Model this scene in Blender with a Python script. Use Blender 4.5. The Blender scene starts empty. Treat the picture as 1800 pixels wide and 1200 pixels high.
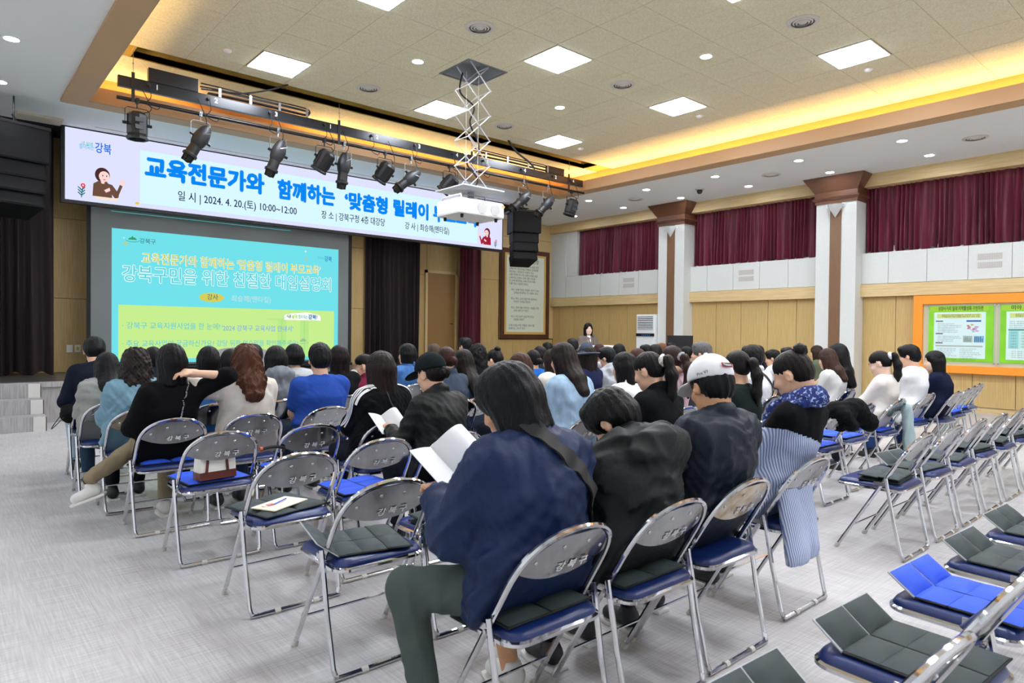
import bpy, bmesh, math, random
import numpy as np
import openvdb
from mathutils import Vector, Matrix
random.seed(7)
PI = math.pi
C = bpy.context.scene.collection
S = bpy.context.scene
# ------------------------------------------------------------ camera
cam = bpy.data.cameras.new('camera'); co = bpy.data.objects.new('camera', cam); C.objects.link(co)
S.camera = co
cam.sensor_width = 36; cam.lens = 1170.55/1800*36; cam.clip_start = .05; cam.clip_end = 100
dX = Vector((0.75553545, 0.00111931, 0.6551068)); dY = Vector((-0.65501554, 0.01806939, 0.75539932)); dZ = Vector((0.01099186, 0.99983611, -0.01438523))
# rows: world axes written in (right, up, forward) of the camera
co.matrix_world = Matrix(((dX[0], dX[1], -dX[2], 0), (dY[0], dY[1], -dY[2], 0), (dZ[0], dZ[1], -dZ[2], 1.4), (0, 0, 0, 1)))
cam.dof.use_dof = True; cam.dof.focus_distance = 5.2; cam.dof.aperture_fstop = 5.6
# ------------------------------------------------------------ world, exposure
w = bpy.data.worlds.new('world'); S.world = w; w.use_nodes = True
w.node_tree.nodes['Background'].inputs[0].default_value = (.8, .85, 1, 1); w.node_tree.nodes['Background'].inputs[1].default_value = .15
S.view_settings.view_transform = 'Standard'; S.view_settings.look = 'None'; S.view_settings.gamma = 1
S.view_settings.use_curve_mapping = False
S.view_settings.exposure = 0.0
PANEL_E, DOWN_E, COVE_E, LED_E, SLIDE_E = 62.0, 175.0, 60.0, 1.08, .74
try:
    S.cycles.use_denoising = True; S.cycles.max_bounces = 9; S.cycles.diffuse_bounces = 8; S.cycles.glossy_bounces = 4
    S.cycles.transmission_bounces = 4; S.cycles.transparent_max_bounces = 32; S.cycles.caustics_reflective = False; S.cycles.caustics_refractive = False
    S.cycles.sample_clamp_indirect = 4
except Exception: pass

# ------------------------------------------------------------ materials
def lin(c):
    if isinstance(c, str): c = tuple(int(c[i:i+2], 16)/255 for i in (0, 2, 4))
    return tuple((x/12.92 if x <= .04045 else ((x+.055)/1.055)**2.4) for x in c) + (1,)
MC = {}
def mat(name, col, rough=.6, metal=0, var=0, vscale=(8, 8, 8), bump=0, bscale=(60, 60, 60), spec=None, emit=None, col2=None, coord='Object', sheen=0, bdist=.002):
    key = name
    if key in MC: return MC[key]
    m = bpy.data.materials.new(name); m.use_nodes = True; nt = m.node_tree; b = nt.nodes['Principled BSDF']
    b.inputs['Base Color'].default_value = lin(col); b.inputs['Roughness'].default_value = rough; b.inputs['Metallic'].default_value = metal
    if spec is not None: b.inputs['Specular IOR Level'].default_value = spec
    if sheen: b.inputs['Sheen Weight'].default_value = sheen
    tc = None
    def coords(sc):
        nonlocal tc
        if tc is None: tc = nt.nodes.new('ShaderNodeTexCoord')
        mp = nt.nodes.new('ShaderNodeMapping'); mp.inputs['Scale'].default_value = sc
        nt.links.new(tc.outputs[coord], mp.inputs[0]); return mp
    if var:
        n = nt.nodes.new('ShaderNodeTexNoise'); n.inputs['Scale'].default_value = 1; n.inputs['Detail'].default_value = 5
        nt.links.new(coords(vscale).outputs[0], n.inputs[0])
        mx = nt.nodes.new('ShaderNodeMix'); mx.data_type = 'RGBA'
        c = lin(col); c2 = lin(col2) if col2 else tuple(max(0, x*(1-var)) for x in c[:3]) + (1,)
        mx.inputs[6].default_value = c; mx.inputs[7].default_value = c2
        r = nt.nodes.new('ShaderNodeMapRange'); r.inputs[1].default_value = .35; r.inputs[2].default_value = .65
        nt.links.new(n.outputs[0], r.inputs[0]); nt.links.new(r.outputs[0], mx.inputs[0]); nt.links.new(mx.outputs[2], b.inputs['Base Color'])
    if bump:
        n = nt.nodes.new('ShaderNodeTexNoise'); n.inputs['Scale'].default_value = 1; n.inputs['Detail'].default_value = 3
        nt.links.new(coords(bscale).outputs[0], n.inputs[0])
        bp = nt.nodes.new('ShaderNodeBump'); bp.inputs['Strength'].default_value = bump; bp.inputs['Distance'].default_value = bdist
        nt.links.new(n.outputs[0], bp.inputs['Height']); nt.links.new(bp.outputs[0], b.inputs['Normal'])
    if emit is not None:
        b.inputs['Emission Color'].default_value = lin(emit[0]); b.inputs['Emission Strength'].default_value = emit[1]
    MC[key] = m; return m
chrome = mat('chrome', 'dcdce0', .09, 1, bump=.05, bscale=(30, 30, 30))
chrome_plate = mat('worn_chrome_plate', '9c9da1', .1, 1, var=.2, vscale=(9, 9, 9), bump=.18, bscale=(7, 7, 7), bdist=.004)
chrome_rust = mat('rusty_chrome_plate', 'bdb6a8', .22, 1, var=1, vscale=(14, 14, 20), col2='8a6a30', bump=.3, bscale=(30, 30, 30))
chrome_dull = mat('dull_chrome', 'cfcfd2', .25, 1)
vinyl = mat('blue_vinyl', '0e2660', .32, 0, bump=.2, bscale=(90, 90, 90))
rubber = mat('rubber_cap', 'c8c6bd', .6)
white_plastic = mat('white_plastic', 'f2f2f0', .35)
black_metal = mat('black_metal', '15161a', .38, .2)
black_matte = mat('black_matte', '0b0b0d', .7)
grey_metal = mat('grey_metal', '8f9398', .35, .8)
wall_wood = None
def wood(name, col, col2, sc=(3, 3, 60), rough=.5):
    return mat(name, col, rough, 0, var=.2, vscale=sc, col2=col2, bump=.15, bscale=tuple(s*1.5 for s in sc))
wood_panel = wood('pale_wood_panel', 'c9ae74', 'bb9d62', (60, 60, 2.2))
wood_trim = wood('pale_wood_trim', 'd8c090', 'ccb07c', (40, 2.5, 40))
wood_dark = wood('dark_brown_wood', '5a3522', '482818', (20, 20, 3), .4)
brown_stripe = mat('brown_laminate', '7b5b40', .4, var=.1, vscale=(20, 20, 3))
fabric_white = mat('white_fabric_panel', 'd9dcd8', .85, var=.06, vscale=(40, 40, 40), bump=.3, bscale=(200, 200, 200))
paint_white = mat('white_paint', 'f0f3f3', .75)
cornice_m = mat('tan_cornice_paint', 'b8946c', .55, var=.06, vscale=(1, 1, 1))
cove_m = mat('orange_lit_cove', 'd9a55c', .7)  # orange of the warm cove light put into the wall colour
tile_m = mat('mineral_fibre_tile', 'ebe5c6', .9, var=.12, vscale=(45, 45, 45), bump=.4, bscale=(90, 90, 90), col2='dad2b0')
maroon = mat('maroon_velvet', '6c1230', .6, var=.4, vscale=(6, 6, .6), sheen=.12)
maroon_dark = mat('dark_maroon_velvet', '1a060b', .8, var=.3, vscale=(6, 6, .6))
skin = mat('skin', 'deb092', .5, var=.12, vscale=(18, 18, 18))
skin_d = mat('skin_tanned', 'cc9770', .5, var=.12, vscale=(18, 18, 18))
skin_l = mat('skin_fair', 'ecc8b0', .5, var=.1, vscale=(18, 18, 18))

def floor_mat():
    m = bpy.data.materials.new('grey_streaked_vinyl'); m.use_nodes = True; nt = m.node_tree; b = nt.nodes['Principled BSDF']
    tc = nt.nodes.new('ShaderNodeTexCoord')
    def noise(sc, det=4):
        mp = nt.nodes.new('ShaderNodeMapping'); mp.inputs['Scale'].default_value = sc
        n = nt.nodes.new('ShaderNodeTexNoise'); n.inputs['Scale'].default_value = 1; n.inputs['Detail'].default_value = det
        nt.links.new(tc.outputs['Object'], mp.inputs[0]); nt.links.new(mp.outputs[0], n.inputs[0]); return n
    a = noise((3, 150, 1)); c = noise((110, 4, 1)); d = noise((.9, .9, 1), 3)
    add = nt.nodes.new('ShaderNodeMath'); add.operation = 'ADD'; nt.links.new(a.outputs[0], add.inputs[0]); nt.links.new(c.outputs[0], add.inputs[1])
    m2 = nt.nodes.new('ShaderNodeMath'); m2.operation = 'MULTIPLY_ADD'; m2.inputs[1].default_value = .8; nt.links.new(d.outputs[0], m2.inputs[0]); nt.links.new(add.outputs[0], m2.inputs[2])
    r = nt.nodes.new('ShaderNodeMapRange'); r.inputs[1].default_value = 1.0; r.inputs[2].default_value = 1.8
    nt.links.new(m2.outputs[0], r.inputs[0])
    mx = nt.nodes.new('ShaderNodeMix'); mx.data_type = 'RGBA'; mx.inputs[6].default_value = lin('9d9a9a'); mx.inputs[7].default_value = lin('cfcccb')
    nt.links.new(r.outputs[0], mx.inputs[0])
    # faint sheet joints
    br = nt.nodes.new('ShaderNodeTexBrick'); br.inputs['Scale'].default_value = 1; br.inputs['Mortar Size'].default_value = .0015
    br.inputs['Brick Width'].default_value = 1.2; br.inputs['Row Height'].default_value = .9; br.inputs['Mortar Smooth'].default_value = .6
    br.inputs['Color1'].default_value = br.inputs['Color2'].default_value = (1, 1, 1, 1); br.inputs['Mortar'].default_value = (.72, .72, .72, 1)
    nt.links.new(tc.outputs['Object'], br.inputs['Vector'])
    ml = nt.nodes.new('ShaderNodeMix'); ml.data_type = 'RGBA'; ml.blend_type = 'MULTIPLY'; ml.inputs[0].default_value = 1
    nt.links.new(mx.outputs[2], ml.inputs[6]); nt.links.new(br.outputs[0], ml.inputs[7]); nt.links.new(ml.outputs[2], b.inputs['Base Color'])
    b.inputs['Roughness'].default_value = .38; b.inputs['Specular IOR Level'].default_value = .4
    bp = nt.nodes.new('ShaderNodeBump'); bp.inputs['Strength'].default_value = .12; bp.inputs['Distance'].default_value = .001
    nt.links.new(add.outputs[0], bp.inputs['Height']); nt.links.new(bp.outputs[0], b.inputs['Normal'])
    return m
floor_m = floor_mat()
stage_top = mat('dark_stage_floor', '4a4542', .35, var=.15, vscale=(2, 30, 1))
stage_front = mat('light_streaked_laminate', 'a4a2a1', .5, var=.2, vscale=(60, 60, 4), col2='8c8988')
nosing = mat('pale_nosing', 'c4c2bd', .5)

# ------------------------------------------------------------ mesh helpers
class MB:
    def __init__(s): s.v = []; s.f = []
    def add(s, vs, fs):
        n = len(s.v); s.v += [tuple(map(float, v)) for v in vs]; s.f += [tuple(i+n for i in f) for f in fs]; return s
    def box(s, x0, x1, y0, y1, z0, z1, M=None):
        vs = [Vector((x, y, z)) for z in (z0, z1) for y in (y0, y1) for x in (x0, x1)]
        if M is not None: vs = [M @ v for v in vs]
        return s.add(vs, [(0, 2, 3, 1), (4, 5, 7, 6), (0, 1, 5, 4), (2, 6, 7, 3), (0, 4, 6, 2), (1, 3, 7, 5)])
    def cbox(s, c, sz, M=None): return s.box(c[0]-sz[0]/2, c[0]+sz[0]/2, c[1]-sz[1]/2, c[1]+sz[1]/2, c[2]-sz[2]/2, c[2]+sz[2]/2, M)
    def tube(s, pts, r, n=8, closed=False, cap=True, flat=1.0, nrm=None):
        pts = [Vector(p) for p in pts]; N = len(pts); rings = []
        up = None
        for i, p in enumerate(pts):
            a = pts[(i-1) % N] if (closed or i > 0) else p; b = pts[(i+1) % N] if (closed or i < N-1) else p
            t = (b-a).normalized()
            if up is None:
                up = Vector(nrm) if nrm else (Vector((0, 0, 1)) if abs(t.z) < .9 else Vector((1, 0, 0)))
            u = (up - t*up.dot(t))
            u = u.normalized() if u.length > 1e-6 else t.orthogonal().normalized()
            up = u; v = t.cross(u)
            rr = r[i] if isinstance(r, (list, tuple)) else r
            rings.append([p + u*math.cos(2*PI*k/n)*rr*flat + v*math.sin(2*PI*k/n)*rr for k in range(n)])
        vs = [q for rg in rings for q in rg]; fs = []
        for i in range(N if closed else N-1):
            j = (i+1) % N
            for k in range(n): fs.append((i*n+k, i*n+(k+1) % n, j*n+(k+1) % n, j*n+k))
        if cap and not closed: fs += [tuple(range(n))[::-1], tuple((N-1)*n+k for k in range(n))]
        return s.add(vs, fs)
    def lathe(s, prof, n=16, M=None, cap=True):
        vs = []; fs = []; m = len(prof)
        for k in range(n):
            a = 2*PI*k/n
            for (r, z) in prof:
                p = Vector((r*math.cos(a), r*math.sin(a), z)); vs.append(M @ p if M is not None else p)
        for k in range(n):
            j = (k+1) % n
            for i in range(m-1): fs.append((k*m+i, j*m+i, j*m+i+1, k*m+i+1))
        if cap:
            fs.append(tuple(k*m for k in range(n))[::-1]); fs.append(tuple(k*m+m-1 for k in range(n)))
        return s.add(vs, fs)
    def prism(s, poly, h, M=None):
        """extrude 2D polygon (xy) along z by h"""
        n = len(poly); vs = [Vector((x, y, 0)) for x, y in poly] + [Vector((x, y, h)) for x, y in poly]
        if M is not None: vs = [M @ v for v in vs]
        return s.add(vs, [tuple(range(n))[::-1], tuple(range(n, 2*n))] + [(i, (i+1) % n, n+(i+1) % n, n+i) for i in range(n)])
    def mesh(s, name, m, smooth=False, bevel=0):
        me = bpy.data.meshes.new(name); me.from_pydata(s.v, [], s.f); me.materials.append(m)
        if bevel or True:
            bm = bmesh.new(); bm.from_mesh(me); bmesh.ops.recalc_face_normals(bm, faces=bm.faces)
            if bevel:
                bmesh.ops.bevel(bm, geom=[e for e in bm.edges if e.is_manifold and e.calc_face_angle(0) > .6], offset=bevel, segments=2, affect='EDGES', profile=.6)
            bm.to_mesh(me); bm.free()
        if smooth:
            me.polygons.foreach_set('use_smooth', [True]*len(me.polygons))
            try: me.set_sharp_from_angle(angle=math.radians(40))
            except Exception: pass
        return me
    def obj(s, name, m, parent=None, smooth=False, bevel=0):
        return link(s.mesh(name, m, smooth, bevel), name, parent)
def link(me, name, parent=None):
    o = bpy.data.objects.new(name, me); C.objects.link(o)
    if parent: o.parent = parent
    return o
def thing(name, label, cat, loc=(0, 0, 0), rz=0, group=None):
    o = bpy.data.objects.new(name, None); C.objects.link(o); o.empty_display_size = .1
    o.location = loc; o.rotation_euler = (0, 0, rz); return tag(o, label, cat, group)
def tag(o, label, cat, group=None):
    o['label'] = label; o['category'] = cat
    if group: o['group'] = group
    return o
def struct(o): o['kind'] = 'structure'; return o
def copy_tree(o, parent=None):
    c = o.copy(); C.objects.link(c); c.parent = parent
    for ch in o.children: copy_tree(ch, c)
    return c
def catmull(pts, n=6):
    pts = [Vector(p) for p in pts]; out = []
    P = [pts[0]] + pts + [pts[-1]]
    for i in range(1, len(P)-2):
        for k in range(n):
            t = k/n; a, b, c, d = P[i-1:i+3]
            out.append(.5*((2*b)+(c-a)*t+(2*a-5*b+4*c-d)*t*t+(3*b-a-3*c+d)*t**3))
    out.append(pts[-1]); return out
TXT = {}
def text_mesh(s, size, m, bold=0, align='CENTER', spacing=1.0):
    key = (s, align)
    if key not in TXT:
        cu = bpy.data.curves.new('lettering', 'FONT'); cu.body = s; cu.size = 1; cu.align_x = align; cu.align_y = 'CENTER'
        cu.resolution_u = 2; cu.fill_mode = 'FRONT'
        o = bpy.data.objects.new('lettering', cu)
        me = bpy.data.meshes.new_from_object(o)
        TXT[key] = ([tuple(v.co) for v in me.vertices], [tuple(p.vertices) for p in me.polygons])
        bpy.data.objects.remove(o); bpy.data.curves.remove(cu); bpy.data.meshes.remove(me)
    V, F = TXT[key]; n = len(V); vs = []; fs = []
    offs = [(0, 0)] if bold == 0 else [(bold*math.cos(k*PI/3), bold*math.sin(k*PI/3)) for k in range(6)] + [(bold*.5*math.cos(k*PI/3+.5), bold*.5*math.sin(k*PI/3+.5)) for k in range(6)]*(bold > .03) if bold > .015 else [(-bold, 0), (bold, 0), (0, bold)]
    for i, (ox, oy) in enumerate(offs):
        vs += [((x+ox)*size, (y+oy)*size, z+i*.00002) for x, y, z in V]; fs += [tuple(q+i*n for q in f) for f in F]
    me = bpy.data.meshes.new('lettering'); me.from_pydata(vs, [], fs); me.materials.append(m); return me
def text(s, size, m, M, parent=None, bold=0, align='CENTER', spacing=1.0, fit=None, name='lettering'):
    me = text_mesh(s, size, m, bold, align, spacing)
    if fit:
        xs = [v.co.x for v in me.vertices]; wd = max(xs)-min(xs); k = fit/wd; c = (max(xs)+min(xs))/2
        for v in me.vertices: v.co.x = (v.co.x-c)*k
    o = link(me, name, parent); o.matrix_local = M; return o
def face_S(x, y, z):      # lettering plane that faces -Y
    return Matrix.Translation((x, y, z)) @ Matrix.Rotation(PI/2, 4, 'X')
def face_W(x, y, z):      # lettering plane that faces -X, text runs towards -Y
    return Matrix.Translation((x, y, z)) @ Matrix.Rotation(-PI/2, 4, 'Z') @ Matrix.Rotation(PI/2, 4, 'X')
def emat(name, col, st):
    if name in MC: return MC[name]
    m = bpy.data.materials.new(name); m.use_nodes = True; nt = m.node_tree; nt.nodes.clear()
    e = nt.nodes.new('ShaderNodeEmission'); e.inputs[0].default_value = lin(col); e.inputs[1].default_value = st
    o = nt.nodes.new('ShaderNodeOutputMaterial'); nt.links.new(e.outputs[0], o.inputs[0]); MC[name] = m; return m

# ------------------------------------------------------------ the room
XL, XR, YB, YF = -1.6, 14.75, -4.0, 14.9
struct(MB().box(XL-.1, XR+.1, YB-.1, 15.6, -.1, 0).obj('floor', floor_m))
# main recessed ceiling: backing slab, then every tile a piece of its own
ceiling = struct(MB().box(1.1, 5.66, YB+1.2, 10.2, 5.212, 5.3).box(6.31, 11.85, YB+1.2, 10.2, 5.212, 5.3).box(5.66, 6.31, YB+1.2, 7.51, 5.212, 5.3).box(5.66, 6.31, 8.16, 10.2, 5.212, 5.3).box(1.1, 11.85, 10.65, 11.9, 5.212, 5.3).box(1.1, 2.08, 10.2, 10.65, 5.212, 5.3).box(11.36, 11.85, 10.2, 10.65, 5.212, 5.3)
                 .box(2.05, 11.4, 10.19, 10.2, 5.2, 5.6).box(2.05, 11.4, 10.65, 10.66, 5.2, 5.6).box(2.05, 2.08, 10.2, 10.65, 5.2, 5.6).box(11.36, 11.4, 10.2, 10.65, 5.2, 5.6).box(2.0, 11.4, 10.15, 10.7, 5.6, 5.64)
                 .obj('ceiling', mat('ochre_ceiling_slot', 'b59a4c', .8)))
PX = .7075
lights_xy = [(3.74+2.83*i, 9.49-2.8225*j) for i in range(3) for j in range(5)]
rounds_xy = [(5.155+2.83*i, 8.04-2.8225*j) for i in range(2) for j in range(4)]
HATCH = (5.65, 6.32, 7.5, 8.17)
xs = [1.263+PX*i for i in range(16)]; ysb = [10.19] + [9.843-.7056*j for j in range(14)]
tile_cache = {}
def tile(x0, x1, y0, y1):
    x0 = max(x0, 1.1); x1 = min(x1, 11.85)
    k = (round(x1-x0, 3), round(y1-y0, 3))
    if k not in tile_cache: tile_cache[k] = MB().cbox((0, 0, 0), (k[0]-.005, k[1]-.005, .014)).mesh('ceiling_tile', tile_m, bevel=.0025)
    o = link(tile_cache[k], 'ceiling_tile', ceiling); o.location = ((x0+x1)/2, (y0+y1)/2, 5.205 + random.uniform(-.0012, .0012))
xe = [1.1] + xs
for i in range(len(xe)-1):
    for j in range(len(ysb)-1):
        x0, x1, y1, y0 = xe[i], xe[i+1], ysb[j], ysb[j+1]
        cx, cy = (x0+x1)/2, (y0+y1)/2
        if any(abs(cx-a) < .2 and abs(cy-b) < .2 for a, b in lights_xy): continue
        if x1 > HATCH[0] and x0 < HATCH[1] and y1 > HATCH[2] and y0 < HATCH[3]:
            if x0 < HATCH[0]: tile(x0, HATCH[0], y0, y1)
            if x1 > HATCH[1]: tile(HATCH[1], x1, y0, y1)
            xa, xb = max(x0, HATCH[0]), min(x1, HATCH[1])
            if y0 < HATCH[2]: tile(xa, xb, y0, HATCH[2])
            if y1 > HATCH[3]: tile(xa, xb, HATCH[3], y1)
            continue
        tile(x0, x1, y0, y1)
    tile(xe[i], xe[i+1], 10.655, 11.36); tile(xe[i], xe[i+1], 11.36, 11.9)
MB().box(1.1, 11.85, YB+1.2, ysb[-1], 5.198, 5.21).obj('ceiling_tile', tile_m, ceiling)
# lower ceiling ring
low = MB()
for (a, b_, c, d, z0, z1) in ((1.4, 11.55, 11.6, YB+1.2, 4.7, 4.72), (1.02, 11.94, 11.99, YB+1.0, 4.72, 5.75)):
    low.box(XL-.1, a, YB-.1, YF+.6, z0, z1).box(b_, XR+.1, YB-.1, YF+.6, z0, z1).box(a, b_, c, YF+.6, z0, z1).box(a, b_, YB-.1, d, z0, z1)
struct(low.obj('ceiling', paint_white))
struct(MB().box(2.0, 10.8, 12.84, 12.87, 4.694, 4.7).box(.95, 1.55, 12.7, 13.0, 4.66, 4.7).obj('trim_6', mat('slot_beige', 'cfc7b4', .6)))
struct(MB().box(XL, 12.0, 13.2, 14.95, 4.685, 4.699).obj('trim_7', mat('black_stage_ceiling', '101012', .9)))
# cornice lip and cove around the recess
def ring(x0, x1, y0, y1, t, z0, z1, m, name):
    b = MB(); b.box(x0, x0+t, y0, y1, z0, z1).box(x1-t, x1, y0, y1, z0, z1).box(x0+t, x1-t, y1-t, y1, z0, z1).box(x0+t, x1-t, y0, y0+t, z0, z1)
    return struct(b.obj(name, m))
ring(1.38, 11.57, YB+1.2, 11.62, .3, 4.655, 4.72, cornice_m, 'trim_1')
ring(1.64, 11.31, YB+1.4, 11.36, .06, 4.66, 4.885, cornice_m, 'trim_2')
ring(1.06, 11.9, YB+1.18, 11.95, .04, 4.72, 5.6, cove_m, 'trim_3')
struct(MB().box(1.06, 1.66, YB+1.2, 11.9, 4.723, 4.735).box(11.3, 11.9, YB+1.2, 11.9, 4.723, 4.735).box(1.66, 11.3, 11.33, 11.9, 4.723, 4.735).obj('trim_4', cove_m))
warm = emat('warm_cove_light', 'ffd794', COVE_E)
for (a, b_, c, d) in ((1.36, 1.42, YB+1.6, 11.5), (11.55, 11.61, YB+1.6, 8.9), (1.7, 3.1, 11.6, 11.66), (5.0, 11.2, 11.6, 11.66), (11.55, 11.61, 9.0, 11.4)):
    t = thing('cove_light', 'warm white strip light hidden in the ceiling cove, %s run' % ('left' if b_ < 1.5 else 'left front' if b_ < 4 else 'middle front' if c > 11.5 else 'right near' if d < 9 else 'right far'), 'light', ((a+b_)/2, (c+d)/2, 4.736), group='cove strip lights')
    MB().box(-(b_-a)/2, (b_-a)/2, -(d-c)/2, (d-c)/2, 0, .03).obj('housing', white_plastic, t)
    MB().box(-(b_-a)/2+.005, (b_-a)/2-.005, -(d-c)/2+.01, (d-c)/2-.01, .03, .045).obj('tube', warm, t)
# side, back walls
struct(MB().box(XL-.1, XL, YB, YF, 0, 4.7).obj('wall_left', paint_white))
struct(MB().box(XL, XR, YB-.1, YB, 0, 4.7).obj('wall_back', paint_white))
wr = struct(MB().box(XR, XR+.1, YB, YF, 0, 4.7).obj('wall_right', paint_white))
panel_cache = {}
def wpanel(y0, y1, z0, z1, x, m, parent, name, t=.03, gap=.007):
    k = (name, round(y1-y0, 2), round(z1-z0, 2), m.name)
    if k not in panel_cache: panel_cache[k] = MB().cbox((0, 0, 0), (t, y1-y0-gap, z1-z0-gap)).mesh(name, m, bevel=.003)
    o = link(panel_cache[k], name, parent); o.location = (x+t/2, (y0+y1)/2, (z0+z1)/2); return o
PIL = [(9.83, 10.61), (5.70, 6.52), (1.6, 2.42), (-2.5, -1.68)]
bays = [(10.61, YF, [14.26, 13.6, 12.87, 12.17, 11.49, 10.85], (11.49, 12.17)), (6.52, 9.83, [9.35, 8.64, 7.96, 7.27, 6.6], (7.96, 8.64)),
        (2.42, 5.70, [5.19, 4.5, 3.82, 3.15], (3.15, 3.82)), (-1.68, 1.6, [1.0, .3, -.4, -1.1], (-.4, .3)), (YB, -2.5, [-3.2], None)]
low_j = [[14.63, 14.0, 13.31, 12.6, 11.94, 11.25], [9.14, 8.47, 7.79, 7.11], [5.07, 4.4, 3.74, 3.08], [1.0, .3, -.4, -1.1], [-3.2]]
for bi, (y0, y1, js, grille) in enumerate(bays):
    if bi == 0:     # flat white end block beside the stage wall
        wpanel(14.26, y1, 2.46, 4.44, 14.5, fabric_white, wr, 'wall_panel', .25)
        y1c = 14.26
    else: y1c = y1
    ed = sorted([y0, y1] + js)
    ed = [ed[0]] + [e for e in ed[1:-1] if e-ed[0] > .1 and ed[-1]-e > .1] + [ed[-1]]
    for a, b_ in zip(ed[:-1], ed[1:]):
        if bi == 0 and b_ > 14.3: continue
        wpanel(a, b_, 2.46, 3.1, 14.5, fabric_white, wr, 'wall_panel', .25)
    ed = sorted([y0, y1] + low_j[bi])
    for a, b_ in zip(ed[:-1], ed[1:]): wpanel(a, b_, .1, 2.2, 14.6, wood_panel, wr, 'wood_panel', .1, gap=.009)
    MB().box(14.63, 14.75, y0, y1, 0, .1).obj('skirting', wood_trim, wr)
    MB().box(14.46, 14.75, y0, y1, 2.2, 2.455).obj('wood_rail', wood_trim, wr, bevel=.004)
    MB().box(14.42, 14.75, y0, y1, 4.44, 4.7).obj('wood_pelmet', wood_trim, wr, bevel=.004)
    if grille:
        g0, g1 = grille; yc = (g0+g1)/2; hw = (g1-g0)*.29
        t = tag(MB().box(-.004, 0, -hw, hw, .02, .14).box(-.004, 0, -hw, hw, -.13, -.02).obj('vent_plate', mat('pale_grille', 'cfccc6', .8)), 'pale perforated air grille in the white wall panel, %s bay' % ['bay nearest the stage', 'between the two pillars', 'bay right of the nearer pillar', 'nearest the back'][bi], 'grille')
        t.location = (14.5, yc, 2.79)
        for s_ in (.08, -.075):
            sl = MB()
            for k in range(5):
                for q in range(14): sl.box(-.007, -.004, -hw+.01+q*(2*hw-.02)/14, -hw+.01+(q+.6)*(2*hw-.02)/14, s_-.05+k*.022, s_-.05+k*.022+.009)
            o = sl.obj('perforation', mat('grille_holes', '9d9a95', .8), t)
# pillars
for i, (y0, y1) in enumerate(PIL):
    nm = ['farther', 'nearer', 'out of sight nearer', 'rear'][i]
    c = (y0+y1)/2
    t = thing('pillar', 'white wall pillar with brown centre stripe and flared brown capital, the %s one' % nm, 'pillar', (14.2, c, 0))
    h = (y1-y0)/2
    MB().box(0, .55, -h, h, 0, 4.2).obj('shaft', fabric_white, t, bevel=.004)
    MB().box(-.012, 0, -.115, .115, 0, 4.2).obj('stripe', brown_stripe, t)
    cp = MB()
    def slab(z0, z1, e0, e1):
        vs = []
        for z, e in ((z0, e0), (z1, e1)): vs += [(-e, -h-e, z), (.5, -h-e, z), (.5, h+e, z), (-e, h+e, z)]
        cp.add(vs, [(0, 3, 2, 1), (4, 5, 6, 7), (0, 1, 5, 4), (1, 2, 6, 5), (2, 3, 7, 6), (3, 0, 4, 7)])
    slab(4.16, 4.22, .02, .02); slab(4.22, 4.27, .03, .08); slab(4.27, 4.30, .08, .03); slab(4.3, 4.4, .03, .03); slab(4.4, 4.695, .03, .21)
    cp.obj('capital', mat('brown_capital', '6b4632', .35), t)
    s = thing('wall_sconce', 'white triangular wall sconce on the %s pillar' % nm, 'sconce', (14.185, c, 4.12))
    sh = MB(); n = 10
    top = [(-.16*math.sin(PI*k/n), .17*math.cos(PI*k/n), .0) for k in range(n+1)]
    vs = top + [(-.02, 0, -.27), (0, 0, 0)]
    sh.add(vs, [(k, k+1, n+1) for k in range(n)] + [(k+1, k, n+2) for k in range(n)] + [(0, n+1, n+2), (n, n+2, n+1)])
    sh.obj('shade', mat('frosted_sconce', 'e9efee', .3), s, smooth=True)
    MB().box(0, .004, -.19, .19, -.05, .02).obj('mounting_plate', white_plastic, s)
# curtains as pleated sheets with thickness
def drape(name, label, y0, y1, z0, z1, m, X=None, Y=None, pitch=.11, amp=.05, seed=0, sag=.04, axis='y', cat='curtain', group=None):
    rnd = random.Random(seed); L = y1-y0; n = int(L/pitch*8); nz = 8
    ph = [0]; 
    for i in range(n): ph.append(ph[-1] + 2*PI/8*(1+.45*math.sin(i*.13+seed)+.3*rnd.uniform(-1, 1)))
    vs = []; W = n+1
    for layer in (0, 1):
        for k in range(nz+1):
            f = k/nz; z = z1 + (z0-z1)*f
            for i in range(W):
                u = y0+L*i/n
                a = amp*(.55+.75*f)*math.sin(ph[i]+.5*math.sin(f*3+i*.05)) + amp*.7*f*math.sin(i*.21+seed)
                zz = z + (sag*f*f*math.sin(i*.37+seed) if k == nz else 0)
                d = a + (.012 if layer else 0)
                vs.append((d, u, zz) if axis == 'y' else (u, d, zz))
    F = []; off = (nz+1)*W
    for k in range(nz):
        for i in range(n):
            a = k*W+i; F.append((a, a+1, a+W+1, a+W)); F.append((off+a, off+a+W, off+a+W+1, off+a+1))
    for i in range(n): F.append((nz*W+i, nz*W+i+1, off+nz*W+i+1, off+nz*W+i)); F.append((i, off+i, off+i+1, i+1))
    for k in range(nz): F.append((k*W, k*W+W, off+k*W+W, off+k*W)); F.append((k*W+n, off+k*W+n, off+k*W+W+n, k*W+W+n))
    o = MB().add(vs, F).obj(name, m, smooth=True); o.location = (X or 0, Y or 0, 0); return tag(o, label, cat, group)
drape('curtain', 'dark red pleated curtain in the high wall bay nearest the stage', 10.6, 13.84, 3.11, 4.5, maroon, X=14.66, seed=1)
drape('curtain', 'dark red pleated curtain high on the wall between the two pillars', 6.5, 9.85, 3.11, 4.5, maroon, X=14.66, seed=2)
drape('curtain', 'dark red pleated curtain high on the wall right of the nearer pillar', 2.4, 5.72, 3.11, 4.5, maroon, X=14.66, seed=3)
drape('curtain', 'dark red pleated curtain high on the wall behind the last pillar in view', -1.7, 1.62, 3.11, 4.5, maroon, X=14.66, seed=4)
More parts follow.
